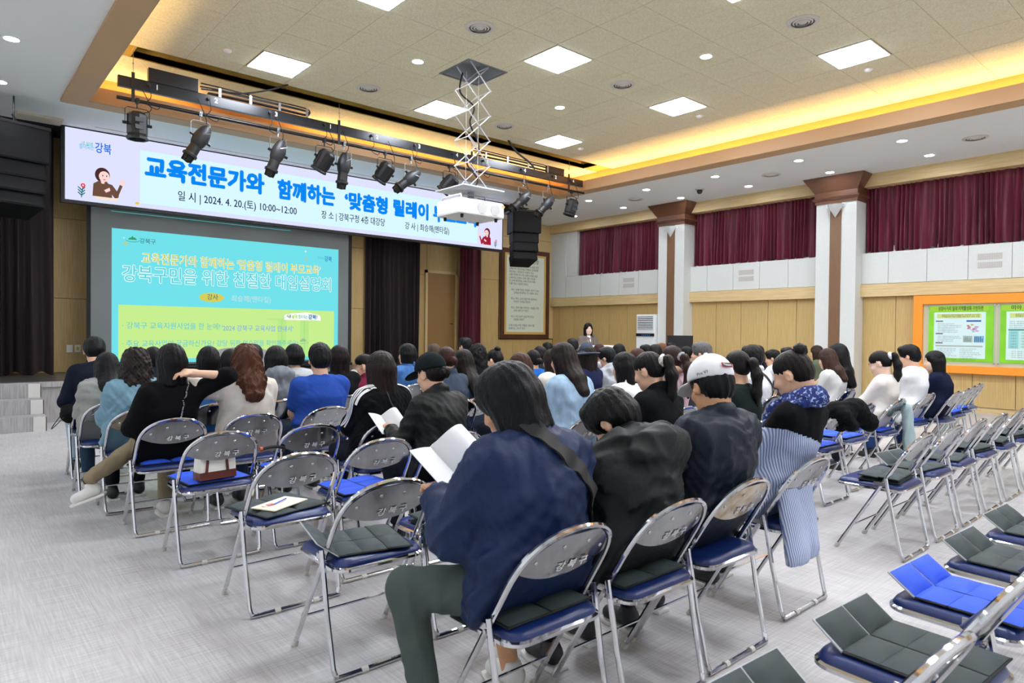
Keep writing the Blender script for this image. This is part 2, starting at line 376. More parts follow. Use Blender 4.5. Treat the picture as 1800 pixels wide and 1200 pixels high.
wpanel(13.84, 14.26, 3.1, 4.44, 14.52, fabric_white, wr, 'wall_panel', .2)
# stage end walls
wf = struct(MB().box(XL, 9.05, 14.06, 14.2, 0, 4.7).box(9.0, XR, 14.95, 15.05, 0, 4.7).box(9.0, 9.05, 14.06, 15, 0, 4.7).obj('wall_front', wood_dark))
def fpanel(x0, x1, z0, z1, y, m, parent, name='wood_panel', t=.03):
    return MB().cbox((0, 0, 0), (x1-x0-.008, t, z1-z0-.008)).obj(name, m, parent, bevel=.003), x0, x1
for (a, b_) in [(-1.6, -.3), (-.3, .7), (.7, 1.55), (1.55, 2.6), (2.6, 3.9), (3.9, 5.2), (5.2, 6.5), (6.5, 7.55), (7.55, 9.05)]:
    for (z0, z1) in ((.6, 1.9), (1.9, 3.3), (3.3, 4.7)):
        o = MB().cbox((0, 0, 0), (b_-a-.008, .06, z1-z0-.008)).obj('wood_panel', wood_panel, wf, bevel=.003); o.location = ((a+b_)/2, 14.03, (z0+z1)/2)
for (a, b_) in [(9.05, 9.9), (9.9, 10.9), (10.9, 11.75), (11.75, 12.4)]:
    for (z0, z1) in ((0, 2.9), (2.9, 4.7)):
        o = MB().cbox((0, 0, 0), (b_-a-.008, .04, z1-z0-.008)).obj('wood_panel', wood_panel, wf, bevel=.003); o.location = ((a+b_)/2, 14.93, (z0+z1)/2)
for (a, b_) in [(12.4, 12.95), (12.95, 13.55), (13.55, 14.15), (14.15, 14.6)]:
    o = MB().cbox((0, 0, 0), (b_-a-.008, .04, 1.15)).obj('wood_panel', wood_panel, wf, bevel=.003); o.location = ((a+b_)/2, 14.93, .6)
for (z0, z1) in ((1.2, 4.2), (4.2, 4.7)):
    o = MB().cbox((0, 0, 0), (2.3, .04, z1-z0-.01)).obj('wood_panel', wood_trim, wf, bevel=.003); o.location = (13.6, 14.92, (z0+z1)/2)
# side return of the wing with a door
d1 = struct(MB().box(-.45, .45, -.03, 0, 0, 2.35).obj('door_1', mat('brown_door', '93703f', .5), bevel=.004)); d1.location = (10.35, 14.9, .6)
MB().box(-.52, -.45, -.05, .01, 0, 2.42).box(.45, .52, -.05, .01, 0, 2.42).box(-.52, .52, -.05, .01, 2.35, 2.42).obj('door_frame', wood_trim, d1)
MB().tube([(.36, -.03, 1.0), (.36, -.07, 1.0), (.26, -.07, 1.0)], .01).obj('door_handle', chrome_dull, d1)
# stage
t = struct(MB().box(XL, 12.3, 11.8, 14.95, 0, .58).obj('trim_5', stage_front))
MB().box(XL, 12.32, 11.78, 14.95, .58, .6).obj('stage_floor', stage_top, t)
MB().box(1.13, 12.32, 11.76, 11.8, .52, .6).obj('stage_edge', stage_front, t)
st = thing('steps', 'grey laminate steps with pale edges up to the stage at left', 'steps', (0, 10.87, 0))
for k in range(3):
    MB().box(XL+.02, 1.13, k*.31, .93, k*.2, k*.2+.2).obj('step', stage_front, st, bevel=.004)
    MB().box(.99, 1.14, k*.31-.012, k*.31, k*.2, k*.2+.195).box(1.13, 1.142, k*.31-.012, k*.31+.3, k*.2, k*.2+.195).obj('nosing', nosing, st)
drape('stage_curtain', 'nearly black maroon stage curtain at the left wing', -1.55, 1.5, .62, 4.65, maroon_dark, Y=13.45, seed=5, axis='x', amp=.05, pitch=.16)
drape('stage_curtain', 'dark maroon stage curtain right of the projection screen', 7.55, 9.02, .62, 4.65, maroon_dark, Y=13.9, seed=6, axis='x', amp=.05, pitch=.16)
drape('stage_curtain', 'narrow wine red stage curtain beside the framed charter', 10.75, 11.42, .62, 4.65, mat('wine_velvet', '581022', .7, var=.3, vscale=(6, 6, .6)), Y=14.55, seed=7, axis='x', amp=.05, pitch=.13)
# switches
for i, x in enumerate((1.81, 1.93, 2.05)):
    t = thing('wall_switch', ['leftmost white wall switch on the wood beside the stage curtain', 'middle wall switch with yellow label beside the stage curtain', 'rightmost white wall switch with dark rocker beside the screen'][i], 'switch', (x*.995, 14.0, 1.02))
    MB().box(-.045, .045, -.012, 0, -.065, .065).obj('plate', white_plastic, t, bevel=.003)
    MB().box(-.02, .02, -.018, -.012, -.03, .03).obj('rocker', [white_plastic, mat('yellow_label', 'd8d34a', .6), black_matte][i], t)

# ------------------------------------------------------------ ceiling fittings
panel_m = emat('lit_panel', 'eef4ff', PANEL_E)
pf = MB().box(-.34, .34, -.34, .34, -.012, .005).mesh('frame', white_plastic, bevel=.003); pd = MB().box(-.325, .325, -.325, .325, -.016, -.012).mesh('diffuser', panel_m)
for i, (x, y) in enumerate(lights_xy):
    if y < -2.5: continue
    t = thing('panel_light', 'square white LED ceiling panel, ' + ['left', 'middle', 'right'][i//5] + ' file, ' + ['nearest the stage', 'second from the stage', 'third from the stage', 'fourth from the stage', 'rearmost'][i % 5], 'light', (x, y, 5.2), group='square ceiling panel lights')
    link(pf, 'frame', t); link(pd, 'diffuser', t)
down_m = emat('lit_downlight', 'f0f5ff', DOWN_E)
dr = MB().lathe([(.075, -.004), (.1, -.004), (.1, .004), (.075, .004)], 20, cap=False).mesh('rim', white_plastic, True); dd = MB().lathe([(.001, -.002), (.076, -.002), (.076, .003), (.001, .003)], 20).mesh('lamp', down_m)
def downlight(x, y, z, label):
    t = thing('downlight', label, 'light', (x, y, z), group='round downlights'); link(dr, 'rim', t); link(dd, 'lamp', t)
for i, (x, y) in enumerate(rounds_xy):
    if y > -1: downlight(x, y, 5.197, 'round white downlight between the ceiling tiles, %s file, %s' % (['left', 'right'][i//4], ['nearest the stage', 'second', 'third', 'fourth'][i % 4]))
ordn = ['first', 'second', 'third', 'fourth', 'fifth', 'sixth', 'seventh', 'eighth']
for k in range(8):
    y = 13.17-1.785*k
    for x, nm in ((12.36, 'white ceiling margin on the right, inner row'), (13.7, 'white ceiling margin on the right, row beside the curtains'), (.67, 'white ceiling margin at left'), (-.67, 'white ceiling margin along the left wall')):
        downlight(x, y, 4.697, 'downlight in the %s, %s from stage' % (nm, ordn[k]))
vr = [MB().lathe([(r, -.012-.006*k), (r+.018, -.002-.006*k), (r+.018, .0), (r, -.006)], 28, cap=False) for k, r in enumerate((.135, .1, .065))]
vm = MB()
for q in vr: vm.add(q.v, q.f)
v1 = vm.mesh('ring', mat('vent_white', 'd6d2c8', .6), True); v2 = MB().lathe([(.001, -.02), (.045, -.014), (.05, -.008), (.001, -.008)], 24).mesh('core', MC['vent_white'], True)
v3 = MB().lathe([(.001, -.001), (.16, -.001), (.16, .001), (.001, .001)], 28).mesh('throat', mat('vent_dark', '55524d', .8))
v4 = MB().lathe([(.15, -.006), (.19, -.003), (.19, 0), (.15, 0)], 28, cap=False).mesh('flange', MC['vent_white'], True)
def vent(x, y, z, label):
    t = thing('ceiling_vent', label, 'vent', (x, y, z-.001), group='round ceiling vents')
    for me, nm in ((v1, 'ring'), (v2, 'core'), (v3, 'throat'), (v4, 'flange')): link(me, nm, t)
for k, (x, y) in enumerate([(5.155, 9.45), (5.155, 6.62), (5.155, 3.8), (7.96, 9.46), (7.96, 6.66), (7.96, 3.86), (10.7, 8.05)][:6]):
    vent(x, y, 5.197, 'round slatted air vent in the tiled ceiling, %s file, %s from the stage' % (['left', 'right'][k//3], ordn[k % 3]))
for k, y in enumerate((10.46, 6.94, 3.37, -.2)): vent(13.05, y, 4.698, 'round air vent in the white ceiling margin, %s from the stage' % ordn[k])
sd = MB().lathe([(.001, -.035), (.035, -.032), (.05, -.02), (.06, -.006), (.06, 0), (.001, 0)], 20).mesh('smoke_detector', white_plastic, True)
for k, (x, y) in enumerate([(3.02, 9.48), (10.07, 9.52), (10.07, 6.69), (10.07, 3.92)]):
    o = link(sd, 'smoke_detector'); o.location = (x, y, 5.197)
    tag(o, ['white smoke detector near the left end of the lighting rail', 'white smoke detector nearest the stage on the right of the tiles', 'white smoke detector beside the middle right light panel', 'white smoke detector in front of the near right light panel'][k], 'smoke detector')
t = thing('dome_camera', 'small dark dome security camera under the white ceiling margin', 'camera', (13.17, 8.72, 4.7))
MB().lathe([(.001, -.03), (.1, -.025), (.11, 0), (.001, 0)], 20).obj('base', mat('camera_base', 'c9c3b4', .5), t, smooth=True)
MB().lathe([(.001, -.115), (.03, -.11), (.055, -.085), (.065, -.05), (.06, -.028), (.001, -.028)], 20).obj('dome', mat('dark_glass_dome', '1c2430', .08), t, smooth=True)

# ------------------------------------------------------------ LED banner
bn = thing('led_banner', 'wide white LED banner with bright blue Korean headline above the stage', 'display', (0, 11.78, 0))
bx0, bx1, bz0, bz1 = 1.455, 9.87, 3.29, 4.35
MB().box(bx0-.05, bx1+.03, 0, .12, bz0-.05, bz1+.021).obj('casing', black_metal, bn)
kb = 13.08/11.78; bn.scale = (kb, 1, kb); bn.location = (0, 13.08, 1.4*(1-kb))
MB().box(bx0, bx1, -.012, 0, bz0, bz1).obj('screen', emat('led_white', 'd9dcf6', LED_E), bn)
MB().box(2.44, 9.15, -.0135, -.012, 3.36, 4.19).obj('tinted_field', emat('led_tint', 'd2f2fc', LED_E), bn)
kx = 11.75/11.6
def bt(s, u0, u1, z, size, m, bold=0, y=-.016):
    return text(s, size, m, face_S((u0+u1)/2*kx, y, (z-1.4)*kx+1.4), bn, bold, fit=(u1-u0)*kx)
led_blue = emat('led_blue', '0a84ee', LED_E); led_navy = emat('led_navy', '14204a', LED_E)
bt('교육전문가와', 2.47, 4.34, 3.885, .37, led_blue, .055)
bt('함께하는', 4.56, 5.66, 3.85, .36, led_blue, .055)
bt('‘맞춤형 릴레이 부모교육’', 5.85, 9.1, 3.83, .35, led_blue, .055)
bt('일 시 | 2024. 4. 20.(토) 10:00~12:00', 2.95, 4.92, 3.515, .175, led_navy, .012)
bt('장 소 | 강북구청 4층 대강당', 5.39, 6.72, 3.515, .165, led_navy, .012)
bt('강 사 | 최승해(멘타킬)', 7.18, 8.27, 3.515, .16, led_navy, .012)
bt('내 삶에', 1.64, 1.78, 4.11, .065, emat('led_green', '28c8a0', LED_E), .01)
bt('힘이되는', 1.61, 1.80, 4.06, .08, emat('led_cyan', '30b4e8', LED_E), .01)
bt('강북', 1.81, 2.02, 4.07, .17, emat('led_blue2', '1e6ee0', LED_E), .02)
def ell(cx, cz, rx, rz, n=20, a0=0): return [(cx+rx*math.cos(2*PI*k/n), cz+rz*math.sin(2*PI*k/n)) for k in range(n)]
def flat(parent, poly, m, y, name='picture_shape'):
    """thin printed or lit shape on a board that faces -Y"""
    n = len(poly); vs = [(x, y, z) for x, z in poly]
    o = MB().add(vs, [tuple(range(n))]).obj(name, m, parent); return o
def fig(ox, oz, s, hair, top, flip=1, stripes=False):
    f = lambda P, m, y: flat(bn, [(ox+flip*a*s, oz+b*s) for a, b in P], m, y)
    sk = emat('led_skin', 'f6d3cf', LED_E)
    f(ell(0, 1.5, .42, .48), emat('led_hair_'+hair, hair, LED_E), -.0141)
    if stripes: f([(-.42, .5), (.05, .4), (.25, 1.0), (.25, 1.6), (-.3, 1.7)][::-1], emat('led_hair_'+hair, hair, LED_E), -.0142)
    f([(-.55, .1), (-.5, .9), (-.15, 1.15), (.25, 1.1), (.5, .8), (.55, .1)], emat('led_top_'+top, top, LED_E), -.0144)
    f([(.3, 1.0), (.55, .95), (.95, .4), (.9, .15), (.7, .1), (.35, .55)], emat('led_top_'+top, top, LED_E), -.0145)
    f([(.95, .4), (1.15, .95), (1.0, 1.05), (.72, .3)], emat('led_top_'+top, top, LED_E), -.0146)
    f([(1.0, 1.02), (1.15, .95), (1.35, 1.2), (1.2, 1.3), (1.1, 1.4), (1.0, 1.2)], sk, -.0147)
    f([(-.12, 1.2), (.15, 1.2), (.1, .95), (-.05, .95)], sk, -.0148)
    f(ell(.1, 1.42, .3, .34), sk, -.0149)
    f([(0, 1.25), (.1, 1.18), (.2, 1.24)], emat('led_red', 'd81e5a', LED_E), -.0152)
    f(ell(.02, 1.47, .03, .06, 8), emat('led_dark', '2a1a20', LED_E), -.0152); f(ell(.24, 1.47, .03, .06, 8), emat('led_dark', '2a1a20', LED_E), -.0152)
    f([(.1, .55), (.4, .75), (.45, .55), (.2, .4)], sk, -.0150)
    f([(-.5, .12), (.8, .12), (.9, -.08), (-.3, -.08)] if not stripes else [(-.4, .12), (.4, .12), (.4, -.02), (-.4, -.02)], emat('led_cream', 'f1dfcb' if not stripes else 'c02848', LED_E), -.0143)
    if stripes:
        for k in range(4): f([(-.53, .2+.2*k), (.53, .2+.2*k), (.53, .25+.2*k), (-.53, .25+.2*k)], emat('led_top_stripe', '8e1a34', LED_E), -.01455)
def flower(ox, oz, s):
    f = lambda P, m, y: flat(bn, [(ox+a*s, oz+b*s) for a, b in P], m, y)
    g = emat('led_leaf', '1d6f74', LED_E)
    f([(-.03, 0), (.03, 0), (.12, .8), (.06, .8)], g, -.014)
    for k in range(3): f([(0, .1+.2*k), (-.25, .35+.2*k), (-.2, .4+.2*k), (.03, .2+.2*k)], g, -.0142); f([(0, .1+.2*k), (.25, .35+.2*k), (.2, .4+.2*k), (.0, .2+.2*k)], g, -.0142)
    f(ell(.1, .9, .16, .16, 10), emat('led_flower', 'e8384a', LED_E), -.0145); f(ell(.1, .9, .06, .06, 8), emat('led_white2', 'fff4f0', LED_E), -.0147)
fig(1.93, 3.36, .235, '4a2a2c', '6b4c3e'); flower(1.66, 3.34, .2)
flat(bn, ell(2.4, 3.35, .03, .02, 10), emat('led_yolk', 'f0c040', LED_E), -.0144)
fig(9.43, 3.34, .2, '6a2030', 'a02040', -1, True); flower(9.67, 3.32, .17)
# ------------------------------------------------------------ projection screen with its slide
ps = thing('projection_screen', 'large pull-down projection screen showing a turquoise and lime Korean slide', 'screen', (0, 12.95, 0))
MB().box(1.9, 6.7, 0, .01, .72, 4.59).obj('backing', black_matte, ps)
MB().box(1.96, 6.62, -.004, 0, .76, 4.59).obj('fabric', mat('screen_fabric', '757c7d', .9), ps)
kp = 13.36/12.95; ps.scale = (kp, 1, kp); ps.location = (0, 13.36, 1.4*(1-kp))
MB().box(1.86, 6.72, -.08, .08, 4.48, 4.596).obj('roller_case', white_plastic, ps, bevel=.01)
MB().box(1.86, 6.72, -.03, .03, .66, .72).obj('weight_bar', black_metal, ps, bevel=.01)
def sm(n, c): return emat('slide_'+n, c, SLIDE_E*1.35)
MB().box(2.26, 6.39, -.006, -.004, .79, 3.08).obj('slide', sm('cyan', '72e2ec'), ps)
MB().box(2.36, 6.3, -.008, -.006, .86, 1.79).obj('slide_box', sm('lime', 'c8f090'), ps)
MB().box(2.25, 5.35, -.012, -.01, 3.36, 3.368).obj('slide_line', sm('teal', '4fb8b8'), ps)
def stx(s, x0, x1, z, size, m, bold=0, y=-.011): return text(s, size, m, face_S((x0+x1)/2, y, z), ps, bold, fit=x1-x0)
yel = sm('yellow', 'd6d05a'); whi = sm('white', 'e4fbf6'); slate = sm('slate', '3f6f78')
def outlined(s, x0, x1, z, size, m_out, m_in, b0, b1):
    stx(s, x0-.015, x1+.015, z, size, m_out, b0, -.010); stx(s, x0, x1, z, size, m_in, b1, -.012)
outlined("교육전문가와 함께하는 '맞춤형 릴레이 부모교육'", 2.72, 5.98, 2.60, .21, whi, yel, .05, .012)
outlined('강북구민을 위한 친절한 대입설명회', 2.42, 6.22, 2.31, .31, whi, sm('cyan2', '58d2e0'), .05, .004)
flat(ps, ell(3.87, 1.975, .22, .085, 28), yel, -.0085)
stx('강사', 3.79, 3.98, 1.975, .12, slate, .01)
stx('최승해(멘타킬)', 4.22, 4.97, 1.965, .13, sm('pale', 'c4e4e8'), .01)
stx('· 강북구 교육지원사업을 한 눈에!', 2.42, 4.02, 1.43, .13, sm('txt_cyan', '6cccd0'), .01)
stx("'2024 강북구 교육사업 안내서'", 4.05, 5.42, 1.405, .13, sm('txt_blue', '8caede'), .01)
stx('· 주요 교육사업이 궁금하신가요? 강당 뒤편 현수막을 확인해주세요!', 2.42, 5.52, 1.12, .13, sm('txt_cyan', '6cccd0'), .01)
def mountain(ox, oz, s, m, parent, y):
    flat(parent, [(ox-s, oz), (ox-.55*s, oz+.55*s), (ox-.35*s, oz+.4*s), (ox, oz+s), (ox+.3*s, oz+.5*s), (ox+.5*s, oz+.65*s), (ox+s, oz)], m, y)
    n = 16; vs = [(ox+1.5*s*math.cos(a), oz-.15*s+.42*s*math.sin(a)) for a in [PI*k/n+PI for k in range(n+1)]]
    flat(parent, vs + [(x*1, z+.12*s) for x, z in vs[::-1]], m, y)
mountain(2.57, 2.91, .07, sm('logo_green', '3a9a6c'), ps, -.009)
stx('강북구', 2.68, 2.93, 2.90, .1, slate, .01)
stx('힘이되는', 5.93, 6.08, 2.87, .06, sm('c3', '5fb8e0'), .01); stx('강북', 6.08, 6.24, 2.86, .12, sm('c4', '3a7ec8'), .02)
mountain(5.63, 1.16, .08, sm('faint', 'a4c4a0'), ps, -.009)
for (x, z, s_, c) in ((2.46, 2.84, .05, 'd8c850'), (5.68, 2.83, .04, 'e0b850'), (5.67, 2.98, .03, 'ffffff'), (5.73, 3.03, .02, 'd0a860'), (2.44, 2.93, .02, 'e8ffff')):
    flat(ps, [(x+s_*(1 if k % 2 == 0 else .28)*math.cos(PI*k/4), z+s_*(1 if k % 2 == 0 else .28)*math.sin(PI*k/4)) for k in range(8)], sm('star'+c, c), -.009)
# clear lectern on the stage
lc = thing('clear_lectern', 'clear acrylic lectern on the stage with white sign reading in Korean', 'lectern', (5.12, 12.25, .6))
acr = bpy.data.materials.new('clear_acrylic'); acr.use_nodes = True; _n = acr.node_tree; _n.nodes.clear()
_t = _n.nodes.new('ShaderNodeBsdfTransparent'); _t.inputs[0].default_value = (.93, .98, .96, 1); _g = _n.nodes.new('ShaderNodeBsdfGlossy'); _g.inputs['Roughness'].default_value = .05
_l = _n.nodes.new('ShaderNodeLayerWeight'); _l.inputs[0].default_value = .25; _x = _n.nodes.new('ShaderNodeMixShader'); _o = _n.nodes.new('ShaderNodeOutputMaterial')
_ge = _n.nodes.new('ShaderNodeNewGeometry'); _ma = _n.nodes.new('ShaderNodeMath'); _ma.operation = 'MULTIPLY'; _mi = _n.nodes.new('ShaderNodeMath'); _mi.operation = 'SUBTRACT'; _mi.inputs[0].default_value = .6; _mi.use_clamp = True
_n.links.new(_ge.outputs['Backfacing'], _mi.inputs[1]); _n.links.new(_mi.outputs[0], _ma.inputs[1]); _n.links.new(_l.outputs['Fresnel'], _ma.inputs[0]); _n.links.new(_ma.outputs[0], _x.inputs[0]); _n.links.new(_t.outputs[0], _x.inputs[1]); _n.links.new(_g.outputs[0], _x.inputs[2]); _n.links.new(_x.outputs[0], _o.inputs[0])
for x in (-.24, -.17, .2, .27): MB().box(x-.006, x+.006, -.1, .1, .02, .98).obj('support', acr, lc)
MB().box(-.3, .34, -.16, .18, 0, .02).obj('base', acr, lc)
MB().box(-.4, .44, -.18, .22, .98, 1.0).obj('top', acr, lc)
sg = MB().prism([(-.25, 0), (.47, 0), (.47, .09), (.35, .125), (.22, .145), (.08, .145), (-.1, .125), (-.25, .09)], .012, face_S(0, -.19, .975)).obj('sign', mat('sign_white', 'f6fff2', .5), lc)
for s_, a, b_, c, bo in (('내', -.18, -.12, '2c8a5a', .01), ('삶에', -.1, 0, 'b8d820', .02), ('힘이 되는', .03, .2, '40b0b0', .01), ('강북!', .22, .4, '1878a8', .03)):
    text(s_, .075 if s_ != '강북!' else .1, mat('sign_'+c, c, .6), face_S((a+b_)/2, -.205, 1.035), lc, bo, fit=b_-a)
# grey rounded counter below it
gd = thing('stage_desk', 'grey desk with a curved top panel standing on the stage before the screen', 'desk', (4.0, 12.0, .6))
MB().prism([(-.55, 0), (.6, 0), (.6, .38), (.35, .46), (.05, .49), (-.25, .47), (-.55, .40)], .03, face_S(0, -.2, .0)).obj('front_panel', mat('desk_grey', '8d8f90', .6), gd)
MB().box(-.53, .58, -.2, .3, .36, .39).obj('top', mat('desk_grey', '8d8f90', .6), gd)
for x in (-.53, .55): MB().box(x, x+.03, -.2, .3, 0, .36).obj('side_panel', mat('desk_grey', '8d8f90', .6), gd)

# ------------------------------------------------------------ framed charter
fr = thing('framed_charter', 'tall brown framed Korean charter text on the wall right of the stage', 'frame', (13.4, 14.88, 2.53))
bb = MB(); W_, H_ = .97, 1.33
bb.box(-W_, W_, -.05, 0, H_-.13, H_).box(-W_, W_, -.05, 0, -H_, -H_+.13).box(-W_, -W_+.13, -.05, 0, -H_+.13, H_-.13).box(W_-.13, W_, -.05, 0, -H_+.13, H_-.13)
bb.obj('outer_frame', wood_dark, fr, bevel=.006)
MB().box(-W_+.13, W_-.13, -.025, -.005, -H_+.13, H_-.13).obj('gold_mat', mat('gold_mat', 'd8b060', .4), fr)
MB().box(-W_+.22, W_-.22, -.03, -.02, -H_+.2, H_-.2).obj('paper', mat('charter_paper', 'dfe9d6', .35), fr)
ink = mat('charter_ink', '4c4a3c', .7); green_ink = mat('charter_title', '5c7a34', .7)
text('강북구민 헌장', .14, green_ink, face_S(.12, -.032, .98), fr, .02)
lines = ['강북구민은 함께하는 교육과 삶을 위한', '강북구의 대강당에서 친절한 설명회를', '확인하는 구민의 한 사람이 되는', '시를 위하여 와 주신 강북구민을 위한', '교육사업 안내서 교육 지원 사업을', '한 눈에 확인하는 강북구민의 대회', '이를 주요 사업에 더한다.', '',
         '하나. 강북구민은 친절한 구민이 되는', '     교육을 함께하는 한 사람이 된다.', '', '하나. 부모 교육 전문가와 함께하는', '     안전한 가정을 위한다.', '', '하나. 강북구를 지원하는 사업을 위한', '     교육 전문가가 된다.', '', '하나. 구민 모두 일을 확인하는', '     내일을 위한다.', '', '강북구민을 위한 친절한 강북구를', '함께하는 구민이 된다.']
for k, s_ in enumerate(lines):
    if s_: text(s_, .075, ink, face_S(-.66 + (.08 if s_.startswith((' ', '하')) else 0), -.032, .82-k*.088), fr, .004, align='LEFT')
# ------------------------------------------------------------ notice board on the right wall
nb = thing('notice_board', 'orange framed notice board with green Korean posters on the right wall', 'board', (14.5, 3.4, 0))
o_m = mat('orange_frame', 'f59422', .5)
b = MB(); b.box(-.06, .1, 1.14, 1.3, .72, 2.19).box(-.06, .1, -1.3, -1.14, .72, 2.19).box(-.06, .1, -1.14, 1.14, 2.02, 2.19).box(-.06, .1, -1.14, 1.14, .72, .86)
b.obj('frame', o_m, nb, bevel=.004)
MB().box(-.01, .1, -1.14, 1.14, .86, 2.02).obj('backing', mat('board_backing', 'cdc3a8', .5), nb)
def poster(yc, title, n, kind):
    p = MB().box(-.02, -.01, yc-.52, yc+.52, .94, 1.98).obj('poster', mat('poster_green', '9ade2c', .35, var=.15, vscale=(3, 3, 3)), nb)
    def rect(y0, y1, z0, z1, m, d): MB().box(-.02-d, -.02-d+.001, yc+y0, yc+y1, z0, z1).obj('print', m, p)
    rect(-.40, .43, 1.0, 1.86, mat('poster_paper', 'f6f8ff', .4), .002)
    rect(-.44, .5, 1.88, 1.97, mat('poster_lime', 'b6d832', .4), .002)
    rect(-.33, .38, 1.75, 1.83, mat('poster_yellow', 'ece68a', .4), .004)
    k = mat('poster_ink', '2c3a2c', .6)
    text(title, .085, k, face_W(-.024, yc, 1.925), p, .02, fit=.72)
    grey = mat('poster_small_ink', '6a6c74', .6)
    text('삼양사거리 일대 지역활성화 기반마련 지구 일대', .03, mat('poster_brown', '6a6440', .6), face_W(-.0265, yc, 1.805), p, .01, fit=.6)
    text('지역활성화 지원 사업을 위한 지구 주요 사업', .03, MC['poster_brown'], face_W(-.0265, yc, 1.775), p, .01, fit=.6)
    rnd = random.Random(n)
    if kind == 0:
        z = 1.68
        for blk in (6, 4, 0):
            rect(.28, .4, z, z+.025, mat('poster_tag', '8a7a80', .6), .004); z -= .04
            for q in range(blk):
                L = rnd.uniform(.25, .42); text('강북구 지역활성화 사업을 위한 지원 안내', .024, grey, face_W(-.0225, yc+.37-L/2, z), p, 0, fit=L); z -= .031
            z -= .01
        rect(-.36, .4, z-.005, z+.02, mat('poster_bar', 'c2bdb8', .6), .004); z -= .045
        for q in range(7):
            for c_ in (0, 1):
                L = rnd.uniform(.2, .34); text('지구 일대 기반 사업 지원 안내', .024, grey, face_W(-.0225, yc+.38-c_*.38-L/2, z), p, 0, fit=L)
            z -= .034
        rect(-.33, -.1, 1.68, 1.71, mat('poster_blue', '2a5cc0', .5), .004)
        for q in range(16):
            a, b2 = rnd.uniform(-.3, -.13), rnd.uniform(1.46, 1.62)
            rect(a, a+rnd.uniform(.02, .06), b2, b2+rnd.uniform(.01, .04), mat(['map_pink', 'map_grey', 'map_magenta', 'map_orange'][q % 4], ['e8a0d8', 'c4c8d4', 'e070c0', 'e8a040'][q % 4], .6), .0045+q*.0002)
        rect(-.2, -.05, 1.3, 1.42, mat('photo_grey', 'b8bcbc', .6), .004); rect(-.38, -.22, 1.3, 1.42, mat('photo_blue', '88b8e8', .6), .004)
        for q in range(5): rect(-.36+q*.028, -.345+q*.028, 1.31, 1.33+rnd.uniform(.03, .08), mat('photo_dark', '5a6a8a', .6), .006); rect(-.17+q*.022, -.16+q*.022, 1.31, 1.33+rnd.uniform(.02, .08), mat('photo_mid', '84888a', .6), .006)
    else:
        z = 1.68
        for q in range(4):
            L = rnd.uniform(.4, .7); text('미아 재정비촉진지구 사업 지원 안내', .024, grey, face_W(-.0225, yc+.38-L/2, z), p, 0, fit=L); z -= .035
        rect(-.36, .4, 1.52, 1.55, mat('table_teal', '5a9aa0', .5), .004)
        for c_, cc in enumerate(('a8dce0', 'd8f0f0', 'f0e890', 'd8f0f0', 'a8dce0')): rect(.4-.152*(c_+1), .4-.152*c_-.004, 1.2, 1.515, mat('table_'+cc, cc, .6), .004)
        for r_ in range(6):
            for c_ in range(5): text('사업구', .026, grey, face_W(-.0265, yc+.32-.152*c_, 1.48-.05*r_), p, 0, fit=.09)
        z = 1.15
        for q in range(4): text('지구 일대 기반 사업 지원 안내', .024, grey, face_W(-.0225, yc+.1, z), p, 0, fit=.5); z -= .035
    MB().box(-.045, -.04, yc-.56, yc+.56, .9, 2.0).obj('acrylic_cover', acr, nb)
    for a in (-.54, .54):
        for zz in (.92, 1.98): MB().lathe([(.001, 0), (.012, 0), (.012, .03), (.001, .03)], 10, Matrix.Translation((-.05, yc+a, zz)) @ Matrix.Rotation(PI/2, 4, 'Y')).obj('stud', chrome_dull, nb)
poster(.52, '삼양사거리 일대 지역활성화 기반마련', 1, 0); poster(-.62, '미아 재정비촉진지구', 2, 1)

# ------------------------------------------------------------ air conditioner
ac = thing('air_conditioner', 'tall white floor standing air conditioner beside the farther pillar', 'air conditioner', (14.28, 10.93, 0), -.62-PI/2+1.2-.6)
MB().box(-.3, .3, -.17, .17, 0, 1.9).obj('body', mat('ac_white', 'eceff0', .35), ac, bevel=.02)
MB().box(-.25, .25, -.18, -.165, 1.5, 1.84).obj('outlet', mat('ac_dark', '3a3c40', .6), ac)
for k in range(7): MB().box(-.25, .25, -.195, -.17, 1.51+k*.048, 1.535+k*.048, Matrix.Rotation(0, 4, 'X')).obj('slat', mat('ac_white', 'eceff0', .35), ac)
MB().box(-.3, .3, -.178, -.17, 1.32, 1.4).obj('control_panel', mat('ac_panel', '20242a', .15), ac)
for k in range(5): MB().box(-.1+k*.06, -.08+k*.06, -.18, -.178, 1.35, 1.365).obj('indicator', emat('ac_led', '60a8ff', 1.0), ac)
MB().box(-.28, .28, -.176, -.17, 1.29, 1.3).obj('seam', mat('ac_seam', 'b8bcc0', .5), ac)
MB().box(.3, .315, -.05, .05, 1.38, 1.55).obj('side_handle', mat('ac_handle', '6a7484', .4), ac)
t = thing('monitor', 'black monitor standing against the farther pillar behind the audience', 'monitor', (13.4, 9.35, 0), -1.0)
MB().box(-.3, .3, -.02, .02, 1.0, 1.36).obj('screen', black_metal, t, bevel=.005)
MB().box(-.03, .03, 0, .04, .75, 1.05).box(-.15, .15, -.1, .12, .74, .755).obj('stand', black_metal, t)
t2 = thing('side_table', 'small white side table under the monitor by the pillar', 'table', (13.4, 9.35, 0), -1.0)
MB().box(-.4, .4, -.25, .3, .7, .74).obj('tabletop', white_plastic, t2)
for a in (-.37, .37):
    for b_ in (-.22, .27): MB().box(a-.015, a+.015, b_-.015, b_+.015, 0, .7).obj('leg', grey_metal, t2)

